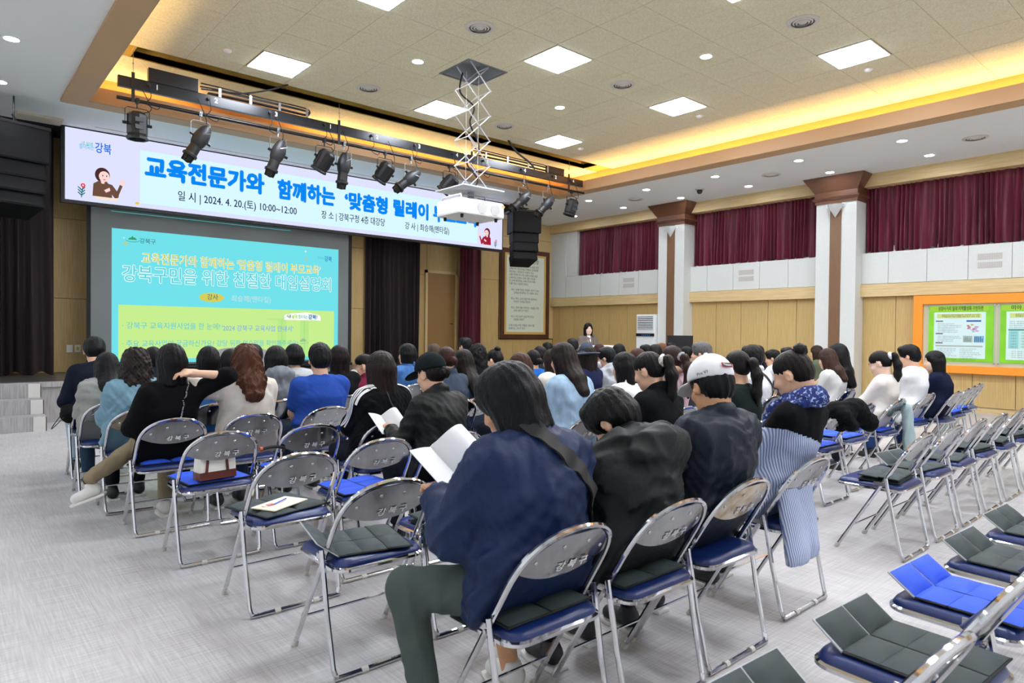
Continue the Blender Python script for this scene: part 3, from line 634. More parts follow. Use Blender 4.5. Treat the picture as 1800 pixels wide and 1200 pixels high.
# ------------------------------------------------------------ loudspeakers
def line_array(label, x, y, rz):
    t = thing('line_array_speaker', label, 'speaker', (x, y, 4.24), rz)
    MB().tube([(0, 0, .46), (0, 0, .05)], .012).tube([(-.02, 0, .2), (.03, 0, .12), (-.02, 0, .06)], .015).obj('hanging_chain', black_metal, t)
    MB().box(-.36, .36, -.3, .3, 0, .04).obj('rigging_frame', black_metal, t)
    z = 0; tilt = 0; y0 = 0
    for k, (h, W2, D2) in enumerate(((.5, .36, .3), (.24, .33, .22), (.24, .32, .22), (.24, .31, .22))):
        M = Matrix.Translation((0, y0, z)) @ Matrix.Rotation(math.radians(tilt), 4, 'X')
        MB().add([M @ Vector(v) for v in [(-W2, -D2, 0), (W2, -D2, 0), (W2*.8, D2, 0), (-W2*.8, D2, 0), (-W2, -D2, -h+.008), (W2, -D2, -h+.008), (W2*.8, D2, -h+.008), (-W2*.8, D2, -h+.008)]], [(0, 1, 2, 3), (7, 6, 5, 4), (0, 4, 5, 1), (1, 5, 6, 2), (2, 6, 7, 3), (3, 7, 4, 0)]).obj('cabinet', mat('speaker_black', '0a0a0c', .6, spec=.2), t, bevel=.006)
        MB().box(-W2+.03, W2-.03, -D2-.008, -D2+.002, -h+.03, -.02, M).obj('grille', mat('speaker_grille', '101114', .85, bump=.5, bscale=(300, 300, 300)), t)
        z -= h*math.cos(math.radians(tilt)); y0 += h*math.sin(math.radians(-tilt))*-1*0 + (.02*k); tilt -= [0, 8, 9, 9][k] if k else 4
line_array('black hanging line array speaker left of the LED banner', .86, 11.95, .25)
line_array('black hanging line array speaker in front of the framed charter', 10.66, 11.95, -.35)

# ------------------------------------------------------------ lighting batten
rl = thing('lighting_batten', 'long black lighting batten with numbered socket rail and hanging pipe', 'batten', (0, 10.4, 0))
MB().box(1.88, 11.06, -.03, .03, 4.68, 4.83).obj('socket_rail', mat('rail_black', '1d2024', .28, .3), rl, bevel=.004)
MB().box(2.25, 2.9, -.04, .04, 4.83, 5.02).obj('junction_box', black_metal, rl, bevel=.004)
MB().box(9.95, 10.45, -.04, .04, 4.83, 4.98).obj('junction_box', black_metal, rl, bevel=.004)
MB().tube([(1.87, 0, 4.53), (11.12, 0, 4.56)], .026, 12).obj('pipe', mat('pipe_black', '17181b', .3, .4), rl, smooth=True)
for x in (2.06, 5.11, 7.9, 10.6):
    MB().box(x-.02, x+.02, -.045, -.03, 4.5, 4.9).obj('hanger', black_metal, rl)
    MB().tube([(x, -.04, 4.9), (x, -.04, 5.2)], .004, 5).tube([(x-.012, -.04, 5.02), (x+.012, -.04, 5.02)], .006, 5).tube([(x-.012, -.04, 5.1), (x+.012, -.04, 5.1)], .006, 5).obj('steel_wire', grey_metal, rl)
for x0, x1 in ((2.95, 4.6), (8.0, 10.0)):
    b = MB()
    for dz, yy in ((0, -.0), (.05, .05), (.09, .02)): b.tube(catmull([(x0, yy, 4.9+dz), (x0+.3, yy, 4.93+dz*.7), ((x0+x1)/2, yy, 4.93+dz*.6), (x1-.06, yy, 4.93+dz*.6), (x1, yy, 4.905), (x1-.1, yy-.02, 4.87), ((x0+x1)/2, yy-.02, 4.88), (x0+.1, yy, 4.87)], 4), .011, 6)
    b.obj('cable_loop', black_matte, rl, smooth=True)
    for q in range(4): MB().box(x0+.25+q*(x1-x0-.3)/3-.018, x0+.25+q*(x1-x0-.3)/3+.018, -.045, -.03, 4.83, 4.96).obj('cable_bracket', grey_metal, rl)
for x, yy in ((9.4, 0),): MB().tube(catmull([(8.6, -.3, 5.2), (8.9, -.2, 5.05), (9.4, -.05, 4.95), (9.6, 0, 4.85)], 5), .02, 7).obj('supply_cable', black_matte, rl, smooth=True)
MB().tube(catmull([(4.15, -.25, 5.2), (3.9, -.15, 5.08), (3.5, -.03, 4.96), (3.1, 0, 4.93)], 5), .013, 7).obj('supply_cable', black_matte, rl, smooth=True)
nums = [('1', 2.36), ('2', 3.15), ('3', 4.05), ('1', 4.96), ('2', 5.83), ('3', 6.7), ('4', 7.55), ('3', 8.3), ('4', 9.3), ('2', 10.2), ('4', 10.75)]
white_ink = mat('white_print', 'f0f0f0', .6)
for s_, x in nums:
    text(s_, .1, white_ink, face_S(x, -.032, 4.765), rl, .02)
    MB().tube([(x-.11, -.03, 4.77), (x-.11, -.075, 4.77)], .022, 10).obj('socket', mat('socket_dark', '2a1a1c', .5), rl, smooth=True)
lampm = mat('lamp_black', '101114', .5, .1); lampg = mat('lamp_grey', '1d2024', .5, .1)
def cable(pts, label_parent, r=.006): MB().tube(catmull(pts, 5), r, 6).obj('cable', black_matte, label_parent, smooth=True)
def rotY(a): return Matrix.Rotation(a, 4, 'Y')
def clamp(t, silver=False):
    MB().tube([(0, 0, .03), (0, 0, -.1)], .012).box(-.02, .02, -.035, .035, -.035, .035).tube([(0, -.03, .0), (0, -.06, 0)], .008).obj('clamp', grey_metal if silver else black_metal, t)
def profile_spot(label, x, tx, ty, L=.52):
    """ellipsoidal spot: tx swings along the pipe, ty forward; beam axis -Z before the tilt"""
    t = thing('profile_spotlight', label, 'stage light', (x, 10.4, 4.53)); clamp(t, True)
    MB().tube([(-.13, 0, -.36), (-.13, 0, -.13), (-.1, 0, -.1), (.1, 0, -.1), (.13, 0, -.13), (.13, 0, -.36)], .012, 6, flat=.5).obj('yoke', grey_metal, t)
    M = Matrix.Translation((0, 0, -.36)) @ Matrix.Rotation(math.radians(tx), 4, 'Y') @ Matrix.Rotation(math.radians(ty), 4, 'X')
    MB().lathe([(.001, .22), (.05, .21), (.075, .17), (.105, .08), (.115, 0), (.1, -.08), (.085, -.12), (.001, -.12)], 14, M).obj('lamp_housing', lampg, t, smooth=True)
    MB().lathe([(.08, -.1), (.085, -.25), (.105, -.27), (.105, -.3), (.075, -.3), (.06, -.12)], 14, M, cap=False).obj('lens_tube', lampm, t, smooth=True)
    sh = MB()
    for k in range(4): sh.box(-.06, .06, .085, .1, -.38, -.28, M @ Matrix.Rotation(k*PI/2+.4, 4, 'Z') @ Matrix.Rotation(-.15, 4, 'X'))
    sh.obj('shutter', lampm, t)
    for s_ in (-1, 1): MB().tube([M @ Vector((s_*.115, 0, 0)), M @ Vector((s_*.16, 0, 0))], .022, 8).obj('tilt_knob', black_metal, t)
    MB().tube([M @ Vector((.03, -.06, .14)), M @ Vector((.06, -.13, .12)), M @ Vector((-.02, -.12, .06))], .006).obj('handle', chrome_dull, t)
    cable([M @ Vector((0, 0, .2)), (.06, -.05, -.05), (.0, -.07, .08), (-.05, -.06, .2)], t); return t
def par_can(label, x, tx, ty, sq=False):
    t = thing('par_can_spotlight', label, 'stage light', (x, 10.4, 4.53)); clamp(t)
    MB().tube([(-.15, 0, -.33), (-.15, 0, -.13), (-.12, 0, -.1), (.12, 0, -.1), (.15, 0, -.13), (.15, 0, -.33)], .012, 6, flat=.5).obj('yoke', black_metal, t)
    M = Matrix.Translation((0, 0, -.32)) @ Matrix.Rotation(math.radians(tx), 4, 'Y') @ Matrix.Rotation(math.radians(ty), 4, 'X')
    n = 8 if sq else 12
    MB().lathe([(.001, .16), (.1, .155), (.13, .12), (.13, -.14), (.12, -.16), (.14, -.18), (.14, -.21), (.11, -.21), (.1, -.15), (.001, -.1)], n, M).obj('can', lampm, t)
    if not sq:
        ro = MB()
        for k in range(12): ro.box(.128, .14, -.006, .006, -.12, .1, M @ Matrix.Rotation(k*PI/6, 4, 'Z'))
        ro.obj('cooling_fin', lampm, t)
        MB().lathe([(.001, .157), (.085, .157), (.085, .168), (.001, .168)], 8, M).obj('rear_plate', mat('lamp_rear', '5b6066', .4, .4), t)
        for k in range(6): MB().lathe([(.001, .167), (.013, .167), (.013, .171), (.001, .171)], 8, M @ Matrix.Rotation(k*PI/3, 4, 'Z') @ Matrix.Translation((.04, 0, 0))).obj('vent_hole', black_matte, t)
    else:
        for z0 in (-.06, .04): MB().box(-.05, .05, -.134, -.122, z0-.03, z0+.03, M).obj('louvre', mat('lamp_louvre', '4a5056', .4, .5), t)
    for s_ in (-1, 1): MB().tube([M @ Vector((s_*.13, 0, 0)), M @ Vector((s_*.18, 0, 0))], .022, 8).obj('tilt_knob', black_metal, t)
    cable([M @ Vector((.05, 0, .16)), (.16, -.05, -.1), (.1, -.07, .05), (.02, -.06, .2)], t); return t
par_can('boxy black spotlight hanging straight down, leftmost on the batten', 2.12, 0, 0, True)
profile_spot('black profile spotlight left of the printed number 3, second on the batten', 2.94, 28, 8)
profile_spot('black profile spotlight, third from the left on the batten', 4.09, 18, 8)
par_can('round backed black par can, fourth from the left on the batten', 4.87, 20, 28)
profile_spot('dark profile spotlight pointing almost straight down, fifth on the batten', 5.22, 4, 6)
par_can('round backed par can, sixth from the left on the batten', 6.01, 22, 32)
profile_spot('black profile spotlight tilted strongly left, seventh on the batten', 6.54, 48, 12)
par_can('round backed par can partly behind the scissor lift', 7.4, 30, 34)
profile_spot('bluish black profile spotlight above the right loudspeaker, left of a pair', 9.28, 46, 12)
profile_spot('bluish black profile spotlight above the right loudspeaker, right of a pair', 9.98, 40, 12)
par_can('boxy black spotlight, rightmost on the batten', 10.73, 12, 10, True)
for k, x in enumerate([2.25, 3.04, 3.94, 4.85, 5.72, 6.59, 7.44, 8.19, 9.19]):
    cable([(x, -.07, 4.77), (x+.02, -.09, 4.6), (x-.03, -.08, 4.5), (x+.1, -.07, 4.45), (x+.16, -.05, 4.53)], rl)

# ------------------------------------------------------------ projector on its scissor lift
pj = thing('scissor_lift', 'white scissor lift coming down from a square hatch in the ceiling', 'lift', (5.98, 7.83, 0))
wl = mat('lift_white', 'e4e6ea', .35)
MB().box(-.36, .36, -.36, -.33, 5.188, 5.2).box(-.36, .36, .33, .36, 5.188, 5.2).box(-.36, -.33, -.33, .33, 5.188, 5.2).box(.33, .36, -.33, .33, 5.188, 5.2).obj('hatch_trim', grey_metal, pj)
hb = MB(); hb.box(-.33, .33, -.33, .33, 5.45, 5.46).box(-.33, -.32, -.33, .33, 5.2, 5.45).box(.32, .33, -.33, .33, 5.2, 5.45).box(-.33, .33, -.33, -.32, 5.2, 5.45).box(-.33, .33, .32, .33, 5.2, 5.45)
hb.obj('hatch_box', mat('hatch_grey', '9aa0a4', .5), pj)
zt, zb, nst = 5.3, 3.46, 5; hstep = (zt-zb)/nst; aw = .2
for side in (-.16, .16):
    for k in range(nst):
        z1_, z0_ = zt-k*hstep, zt-(k+1)*hstep
        MB().tube([(-aw, side, z1_), (aw, side, z0_)], .013, 4, flat=.6).obj('scissor_arm', wl, pj)
        MB().tube([(aw, side+.014, z1_), (-aw, side+.014, z0_)], .013, 4, flat=.6).obj('scissor_arm', wl, pj)
        MB().tube([(0, side-.015, (z1_+z0_)/2), (0, side+.03, (z1_+z0_)/2)], .01, 8).obj('pivot', grey_metal, pj)
for k in range(nst+1):
    z_ = zt-k*hstep
    for a in (-aw, aw): MB().tube([(a, -.17, z_), (a, .17, z_)], .007, 6).obj('cross_rod', wl, pj)
MB().box(-.42, .32, -.36, .34, 3.44, 3.46).obj('platform', wl, pj, bevel=.004)
MB().tube(catmull([(-.12, .1, 5.19), (-.16, .1, 4.9), (.02, .0, 4.7), (-.05, 0, 4.45), (.15, .05, 4.2), (.1, .05, 3.95), (-.1, 0, 3.85), (.1, 0, 3.65), (.0, 0, 3.47)], 6), .013, 7).obj('cable', black_matte, pj, smooth=True)
for a in (-.12, .1): MB().tube([(a, 0, 5.19), (a, 0, 3.47)], .003, 4).obj('pull_wire', white_plastic, pj)
p = thing('projector', 'large white projector hanging under the scissor lift platform', 'projector', (5.95, 7.82, 3.0), 0)
body = mat('projector_white', 'eef0f0', .35)
MB().prism([(-.42, -.3), (.38, -.3), (.42, -.26), (.42, .28), (.36, .32), (-.36, .32), (-.42, .26)], .22, Matrix.Translation((0, 0, .06))).obj('body', body, p, bevel=.025)
MB().tube([(-.2, -.08, .28), (-.2, -.08, .38), (.2, -.08, .38), (.2, -.08, .28)], .012).tube([(0, 0, .3), (0, 0, .44)], .05, 10).obj('mount', grey_metal, p)
MB().tube([(-.36, -.26, .28), (-.36, -.24, .33), (-.36, .2, .33), (-.36, .22, .28)], .016, 8).obj('handle', body, p, smooth=True)
for x in (-.02, .22):
    MB().lathe([(.001, 0), (.085, 0), (.085, .008), (.001, .008)], 24, Matrix.Translation((x, -.298, .17)) @ Matrix.Rotation(PI/2, 4, 'X')).obj('exhaust', mat('projector_vent', 'b9bcbe', .5), p)
    g = MB()
    for k in range(9): g.box(x-.08, x+.08, -.31, -.306, .1+k*.0165, .106+k*.0165)
    g.obj('vent_slat', body, p)
for a, b_ in ((-.32, -.22), (.3, -.22), (-.3, .22), (.3, .22)): MB().lathe([(.001, 0), (.02, 0), (.025, .05), (.001, .055)], 10, Matrix.Translation((a, b_, .01))).obj('foot', black_matte, p)
MB().box(.34, .4, -.303, -.3, .22, .25).obj('label_plate', mat('orange_label', 'd8a050', .6), p)
# ------------------------------------------------------------ folding chairs
LB = Vector((0, -.511, .859))                       # direction up the leaning frame
def fp(x, s, d=0): return Vector((x, .47, 0)) + LB*s + Vector((0, .859, .511))*d    # point on the frame plane; d = towards the sitter
def build_chair_meshes():
    P = {}
    side = [(-.225, .012), (-.222, .3), (-.218, .55), (-.215, .7)]
    arch = [(-.213, .74), (-.2, .80), (-.165, .855), (-.1, .895), (0, .912), (.1, .895), (.165, .855), (.2, .80), (.213, .74)]
    path = [fp(*q) for q in side] + catmull([fp(*q) for q in arch], 3) + [fp(-x, s_) for x, s_ in side[::-1]]
    P['back_frame'] = [MB().tube(path, .0115, 8).mesh('back_frame', chrome, True)]
    r = []
    r += [Vector((-.243, .165, .505)), Vector((-.238, .12, .25)), Vector((-.232, .075, .05))]
    r += catmull([Vector((-.232, .072, .045)), Vector((-.222, .066, .02)), Vector((-.195, .064, .0115)), Vector((.195, .064, .0115)), Vector((.222, .066, .02)), Vector((.232, .072, .045))], 3)[1:-1]
    r += [Vector((.232, .075, .05)), Vector((.238, .12, .25)), Vector((.243, .165, .505))]
    P['rear_frame'] = [MB().tube(r, .011, 8).mesh('rear_frame', chrome, True)]
    def rr(hx, y0, y1, rad, n=5):
        out = []
        for cx, cy, a0 in ((hx-rad, y1-rad, 0), (-hx+rad, y1-rad, PI/2), (-hx+rad, y0+rad, PI), (hx-rad, y0+rad, 3*PI/2)):
            out += [(cx+rad*math.cos(a0+PI/2*k/n), cy+rad*math.sin(a0+PI/2*k/n)) for k in range(n+1)]
        return out
    rim = rr(.205, .085, .485, .06)
    P['seat_rim'] = [MB().tube([(x, y, .425) for x, y in rim], .011, 6, closed=True).mesh('seat_rim', chrome, True)]
    pd = MB(); N = len(rim); lv = [(.0, .425), (.0, .44), (.012, .456), (.04, .464), (.12, .468)]
    vs = []
    cx_, cy_ = 0, .285
    for ins, z in lv:
        for x, y in rim:
            d = Vector((x-cx_, y-cy_)); L = d.length; q = d*((L-ins)/L); vs.append((q.x+cx_, q.y+cy_, z - (.010 if ins > .1 else 0)))
    fs = [(k*N+i, k*N+(i+1) % N, (k+1)*N+(i+1) % N, (k+1)*N+i) for k in range(len(lv)-1) for i in range(N)] + [tuple(range(N))[::-1], tuple((len(lv)-1)*N+i for i in range(N))]
    P['seat'] = [pd.add(vs, fs).mesh('seat', vinyl, True)]
    # pressed plate: lens between the arch and a lower curve
    def plate(name, d0, th, m, shrink=0):
        n = 18; top = []; bot = []
        for i in range(n+1):
            u = -1+2*i/n; x = u*(.203-shrink)
            t_ = .90 - shrink - .13*abs(u)**3.2; b_ = .712 + shrink + .052*abs(u)**2.2
            if b_ > t_ - .004: b_ = t_ - .004
            cv = -.014*(1-u*u)
            top.append((x, t_, cv)); bot.append((x, b_, cv))
        vs = []; rows = 5
        for side_ in (0, 1):
            for k in range(rows):
                f = k/(rows-1)
                for i in range(n+1):
                    x, t_, cv = top[i]; b_ = bot[i][1]; bul = (.006*math.sin(PI*f) if name == 'back_pad' and side_ else 0)
                    vs.append(fp(x, b_+(t_-b_)*f, d0+cv+side_*th+bul))
        W = n+1; O = rows*W; fs = []
        for k in range(rows-1):
            for i in range(n):
                a = k*W+i; fs += [(a, a+W, a+W+1, a+1), (O+a, O+a+1, O+a+W+1, O+a+W)]
        for i in range(n): fs += [(i, i+1, O+i+1, O+i), ((rows-1)*W+i, O+(rows-1)*W+i, O+(rows-1)*W+i+1, (rows-1)*W+i+1)]
        for k in range(rows-1): fs += [(k*W, O+k*W, O+k*W+W, k*W+W), (k*W+n, k*W+W+n, O+k*W+W+n, O+k*W+n)]
        return MB().add(vs, fs).mesh(name, m, True)
    P['backrest'] = [plate('backrest', .0, .003, chrome_plate)]
    P['backrest_rust'] = [plate('backrest', .0, .003, chrome_rust)]
    P['back_pad'] = [plate('back_pad', .004, .014, vinyl, .008)]
    P['rivet'] = []
    for x, s_ in ((-.145, .80), (-.05, .85), (.06, .85), (.15, .80)):
        c = fp(x, s_, -.014*(1-(x/.2)**2)); n_ = Vector((0, -.859, -.511))
        P['rivet'].append(MB().tube([c, c+n_*.0035], [.0085, .006], 8).mesh('rivet', chrome_dull, False))
    P['cross_bar'] = [MB().tube([fp(-.225, .19), fp(.225, .19)], .006, 6).mesh('cross_bar', chrome, True), ]
    P['seat_strut'] = [MB().box(s*.228-.003, s*.228+.003, .17, .24, .45, .475).tube([(s*.222, .175, .46), (s*.252, .175, .46)], .008, 8).mesh('hinge', chrome_dull) for s in (-1, 1)]
    P['rubber_foot'] = [MB().tube([fp(s*.225, .0), fp(s*.225, .035)], [.015, .0135], 10).mesh('rubber_foot', rubber, True) for s in (-1, 1)]
    P['floor_clip'] = [MB().tube([(s*.1-.014, .064, .0115), (s*.1+.014, .064, .0115)], .0145, 8).mesh('floor_clip', rubber, True) for s in (-1, 1)]
    return P
CP = build_chair_meshes()
chair_ink = mat('white_stencil', 'ffffff', .95, spec=0)
chair_txt = text_mesh('강 북 구', .044, chair_ink, .03)
def make_chair(label, rust=False, letter=True, clips=True):
    t = thing('folding_chair', label, 'chair', group='steel folding chairs')
    for nm in ('back_frame', 'rear_frame', 'seat', 'backrest', 'back_pad', 'cross_bar'):
        for me in CP['backrest_rust' if (rust and nm == 'backrest') else nm]:
            o = link(me, nm, t)
            if nm == 'backrest':
                for r_ in CP['rivet']: link(r_, 'rivet', o)
                if letter:
                    l = link(chair_txt, 'lettering', o); c = fp(.028, .757, -.0165)
                    l.matrix_local = Matrix.Translation(c) @ Matrix.Rotation(PI/2 - math.atan2(.511, .859)*-1, 4, 'X')
            if nm == 'seat': link(CP['seat_rim'][0], 'seat_rim', o)
    for me in CP['seat_strut']: link(me, 'hinge', t)
    for me in CP['rubber_foot']: link(me, 'rubber_foot', t)
    if clips:
        for me in CP['floor_clip']: link(me, 'floor_clip', t)
    return t
proto = {(r, l): None for r in (0, 1) for l in (0, 1)}
def chair(x, y, label, rz=0, rust=0, letter=1):
    k = (rust, letter)
    if proto[k] is None: o = proto[k] = make_chair(label, bool(rust), bool(letter))
    else: o = copy_tree(proto[k]); o['label'] = label
    o.location = (x, y, 0); o.rotation_euler = (0, 0, rz); return o
# folding quilted seat mats
mat_dark = mat('dark_slate_nylon', '2f3a3c', .75, bump=.3, bscale=(60, 60, 60)); mat_blue = mat('royal_blue_nylon', '1c4fd0', .7, bump=.3, bscale=(60, 60, 60))
mat_edge = mat('black_piping', '0e0f11', .8); mat_silver = mat('silver_lining', 'b4b6ba', .45)
MATC = {}
def seat_mat(x, y, kind, color, label, rz=0, z=.468):
    """kinds: flat, folded (front half doubled), flap (one leaf standing up), tent (leaf arched)"""
    key = (kind, color)
    m = mat_blue if color == 'blue' else mat_dark
    if key not in MATC:
        leaves = {'flat': [(-.19, -.155, 0, 0), (-.19, -.035, 0, 0), (-.19, .085, 0, 0)],
                  'folded': [(-.19, -.155, 0, 0), (-.19, -.035, 0, 0), (-.19, -.155, .02, 4), (-.19, -.035, .022, 3)],
                  'flap': [(-.19, -.15, 0, 0), (-.19, -.03, 0, 0), (-.19, .09, 0, 38)],
                  'back': [(-.19, -.19, 0, 2), (-.19, -.075, 0, 0), (-.19, .04, 0, 0), (-.19, .155, .0, 36)]}[kind]
        out = []
        for i, (x0, y0, z0, ang) in enumerate(leaves):
            b = MB(); M = Matrix.Translation((0, y0, z0)) @ Matrix.Rotation(math.radians(ang), 4, 'X')
            for h in (0, 1):
                xa = x0+h*.19; n = 6; vs = []
                for jj in range(n+1):
                    for ii in range(n+1):
                        u, v = ii/n, jj/n; puff = .015*(1-(2*u-1)**4)*(1-(2*v-1)**4)+.002
                        vs.append(M @ Vector((xa+.004+u*.182, .003+v*.114, .004+puff)))
                fs = [(j*(n+1)+i_, j*(n+1)+i_+1, (j+1)*(n+1)+i_+1, (j+1)*(n+1)+i_) for j in range(n) for i_ in range(n)]
                b.add(vs, fs)
            out.append(('quilt', b.mesh('quilt', m, True)))
            out.append(('backing', MB().box(x0-.004, x0+.384, -.001, .121, -.001, .004, M).mesh('backing', mat_silver if kind in ('flap', 'back') and ang > 20 else mat_edge)))
        b = MB(); y1 = leaves[0][1]
        b.tube([(-.194, y1-.001, .003), (.194, y1-.001, .003)], .004, 5)
        out.append(('piping', b.mesh('piping', mat_edge)))
        MATC[key] = out
    t = thing('seat_mat', label, 'mat', (x, y+.285, z), rz, 'quilted folding seat mats')
    if kind == 'back': t.scale = (.92, .92, .92)
    for nm, me in MATC[key]: link(me, nm, t)
    return t
# ------------------------------------------------------------ implicit surfaces
class Field:
    def __init__(s, lo, hi, h):
        s.h = h; s.lo = np.array(lo, float); s.n = np.maximum(((np.array(hi)-s.lo)/h).astype(int)+1, 4)
        s.d = np.full(s.n, 1.0, np.float32); s.ax = [(s.lo[i]+h*np.arange(s.n[i])).astype(np.float32) for i in range(3)]
    def sub(s, lo, hi, m):
        i0 = np.clip(((np.array(lo)-m-s.lo)/s.h).astype(int), 0, s.n); i1 = np.clip(((np.array(hi)+m-s.lo)/s.h).astype(int)+2, 0, s.n)
        if np.any(i1 <= i0): return None
        sl = tuple(slice(a, b) for a, b in zip(i0, i1))
        X = s.ax[0][sl[0]][:, None, None]; Y = s.ax[1][sl[1]][None, :, None]; Z = s.ax[2][sl[2]][None, None, :]
        return sl, X, Y, Z
    def put(s, sl, d, k, op='u'):
        a = s.d[sl]
        if op == 'u':
            if k > 0: hh = np.maximum(k-np.abs(a-d), 0)/k; s.d[sl] = np.minimum(a, d)-hh*hh*k*.25
            else: s.d[sl] = np.minimum(a, d)
        else:
            nd = -d
            if k > 0: hh = np.maximum(k-np.abs(a-nd), 0)/k; s.d[sl] = np.maximum(a, nd)+hh*hh*k*.25
            else: s.d[sl] = np.maximum(a, nd)
    def cone(s, a, b, ra, rb, k=.02, xs=1.0, op='u', ys=1.0):
        a = np.array(a, float); b = np.array(b, float); R = max(ra, rb); mx = R*np.array([xs, ys, 1.0])
        q = s.sub(np.minimum(a, b)-mx, np.maximum(a, b)+mx, k+.03)
        if q is None: return
        sl, X, Y, Z = q; cx = (a[0]+b[0])/2; cy = (a[1]+b[1])/2
        a2 = np.array([(a[0]-cx)/xs, (a[1]-cy)/ys, a[2]]); b2 = np.array([(b[0]-cx)/xs, (b[1]-cy)/ys, b[2]]); X = (X-cx)/xs; Y = (Y-cy)/ys
        v = b2-a2; L2 = max(float(v@v), 1e-9)
        t = np.clip(((X-a2[0])*v[0]+(Y-a2[1])*v[1]+(Z-a2[2])*v[2])/L2, 0, 1)
        d = np.sqrt((X-a2[0]-t*v[0])**2+(Y-a2[1]-t*v[1])**2+(Z-a2[2]-t*v[2])**2)-(ra+(rb-ra)*t)
        s.put(sl, d.astype(np.float32), k, op)
    def ell(s, c, r, k=.02, R=None, op='u', pw=2):
        c = np.array(c, float); r = np.array(r, float); m = r if R is None else np.full(3, r.max())
        q = s.sub(c-m, c+m, k+.03)
        if q is None: return
        sl, X, Y, Z = q; X = X-c[0]; Y = Y-c[1]; Z = Z-c[2]
        if R is not None: X, Y, Z = (X*R[0][0]+Y*R[1][0]+Z*R[2][0], X*R[0][1]+Y*R[1][1]+Z*R[2][1], X*R[0][2]+Y*R[1][2]+Z*R[2][2])
        e = np.sqrt((X/r[0])**2+(Y/r[1])**2+(Z/r[2])**2); g = np.sqrt((X/r[0]**2)**2+(Y/r[1]**2)**2+(Z/r[2]**2)**2)+1e-6
        s.put(sl, (e*(e-1)/g).astype(np.float32), k, op)
    def torus(s, c, ax, R, r, k=.01, squash=1.0):
        c = np.array(c, float); ax = np.array(ax, float); ax /= np.linalg.norm(ax)
        q = s.sub(c-R-r, c+R+r, k+.03)
        if q is None: return
        sl, X, Y, Z = q; X = X-c[0]; Y = Y-c[1]; Z = Z-c[2]
        h = X*ax[0]+Y*ax[1]+Z*ax[2]; rad = np.sqrt(np.maximum(X*X+Y*Y+Z*Z-h*h, 0)); s.put(sl, (np.sqrt((rad-R)**2+(h/squash)**2)-r).astype(np.float32), k)
    def plane(s, p, n, k=.005):          # remove what lies on the side the normal points to
        n = np.array(n, float); n /= np.linalg.norm(n)
        d = (s.ax[0][:, None, None]-p[0])*n[0]+(s.ax[1][None, :, None]-p[1])*n[1]+(s.ax[2][None, None, :]-p[2])*n[2]
        s.put((slice(None),)*3, (-d).astype(np.float32), k, 'x')
    def warp(s, amp, fr, seed, aniso=(1, 1, 1)):
        rnd = np.random.RandomState(seed); X = s.ax[0][:, None, None]*fr*aniso[0]; Y = s.ax[1][None, :, None]*fr*aniso[1]; Z = s.ax[2][None, None, :]*fr*aniso[2]
        w1 = np.sin(X*.7+Y*.5+Z*.3+rnd.rand()*6)*1.3; w2 = np.sin(Y*.8-X*.4+Z*.6+rnd.rand()*6)*1.3
        n = np.zeros(s.d.shape, np.float32)
        for i in range(4):
            a, b, c = rnd.uniform(-1, 1, 3)*(1.2+i*.7); n += (1-np.abs(np.sin(a*X+b*Y+c*Z+w1+w2*(i % 2)+rnd.rand()*6))*1.6)/(1+i*.5)
        s.d -= (amp*n*.5).astype(np.float32)
    def mesh(s, name, m, smooth=True):
        s.d[0] = s.d[-1] = np.abs(s.d[0])+.01; s.d[:, 0] = np.abs(s.d[:, 0])+.01; s.d[:, -1] = np.abs(s.d[:, -1])+.01; s.d[:, :, 0] = np.abs(s.d[:, :, 0])+.01; s.d[:, :, -1] = np.abs(s.d[:, :, -1])+.01
        g = openvdb.FloatGrid(1.0); g.copyFromArray(np.ascontiguousarray(np.clip(s.d, -.2, .2)))
        P, Q = g.convertToQuads(0.0)
        P = P*s.h+s.lo
        me = bpy.data.meshes.new(name); n = len(P); f = len(Q)
        me.vertices.add(n); me.vertices.foreach_set('co', P.astype(np.float32).ravel())
        me.loops.add(4*f); me.loops.foreach_set('vertex_index', np.ascontiguousarray(Q).astype(np.int32).ravel())
        me.polygons.add(f); me.polygons.foreach_set('loop_start', np.arange(0, 4*f, 4, dtype=np.int32)); me.polygons.foreach_set('loop_total', np.full(f, 4, np.int32))
        me.update(calc_edges=True); me.materials.append(m)
        if smooth: me.polygons.foreach_set('use_smooth', np.ones(f, bool))
        return me
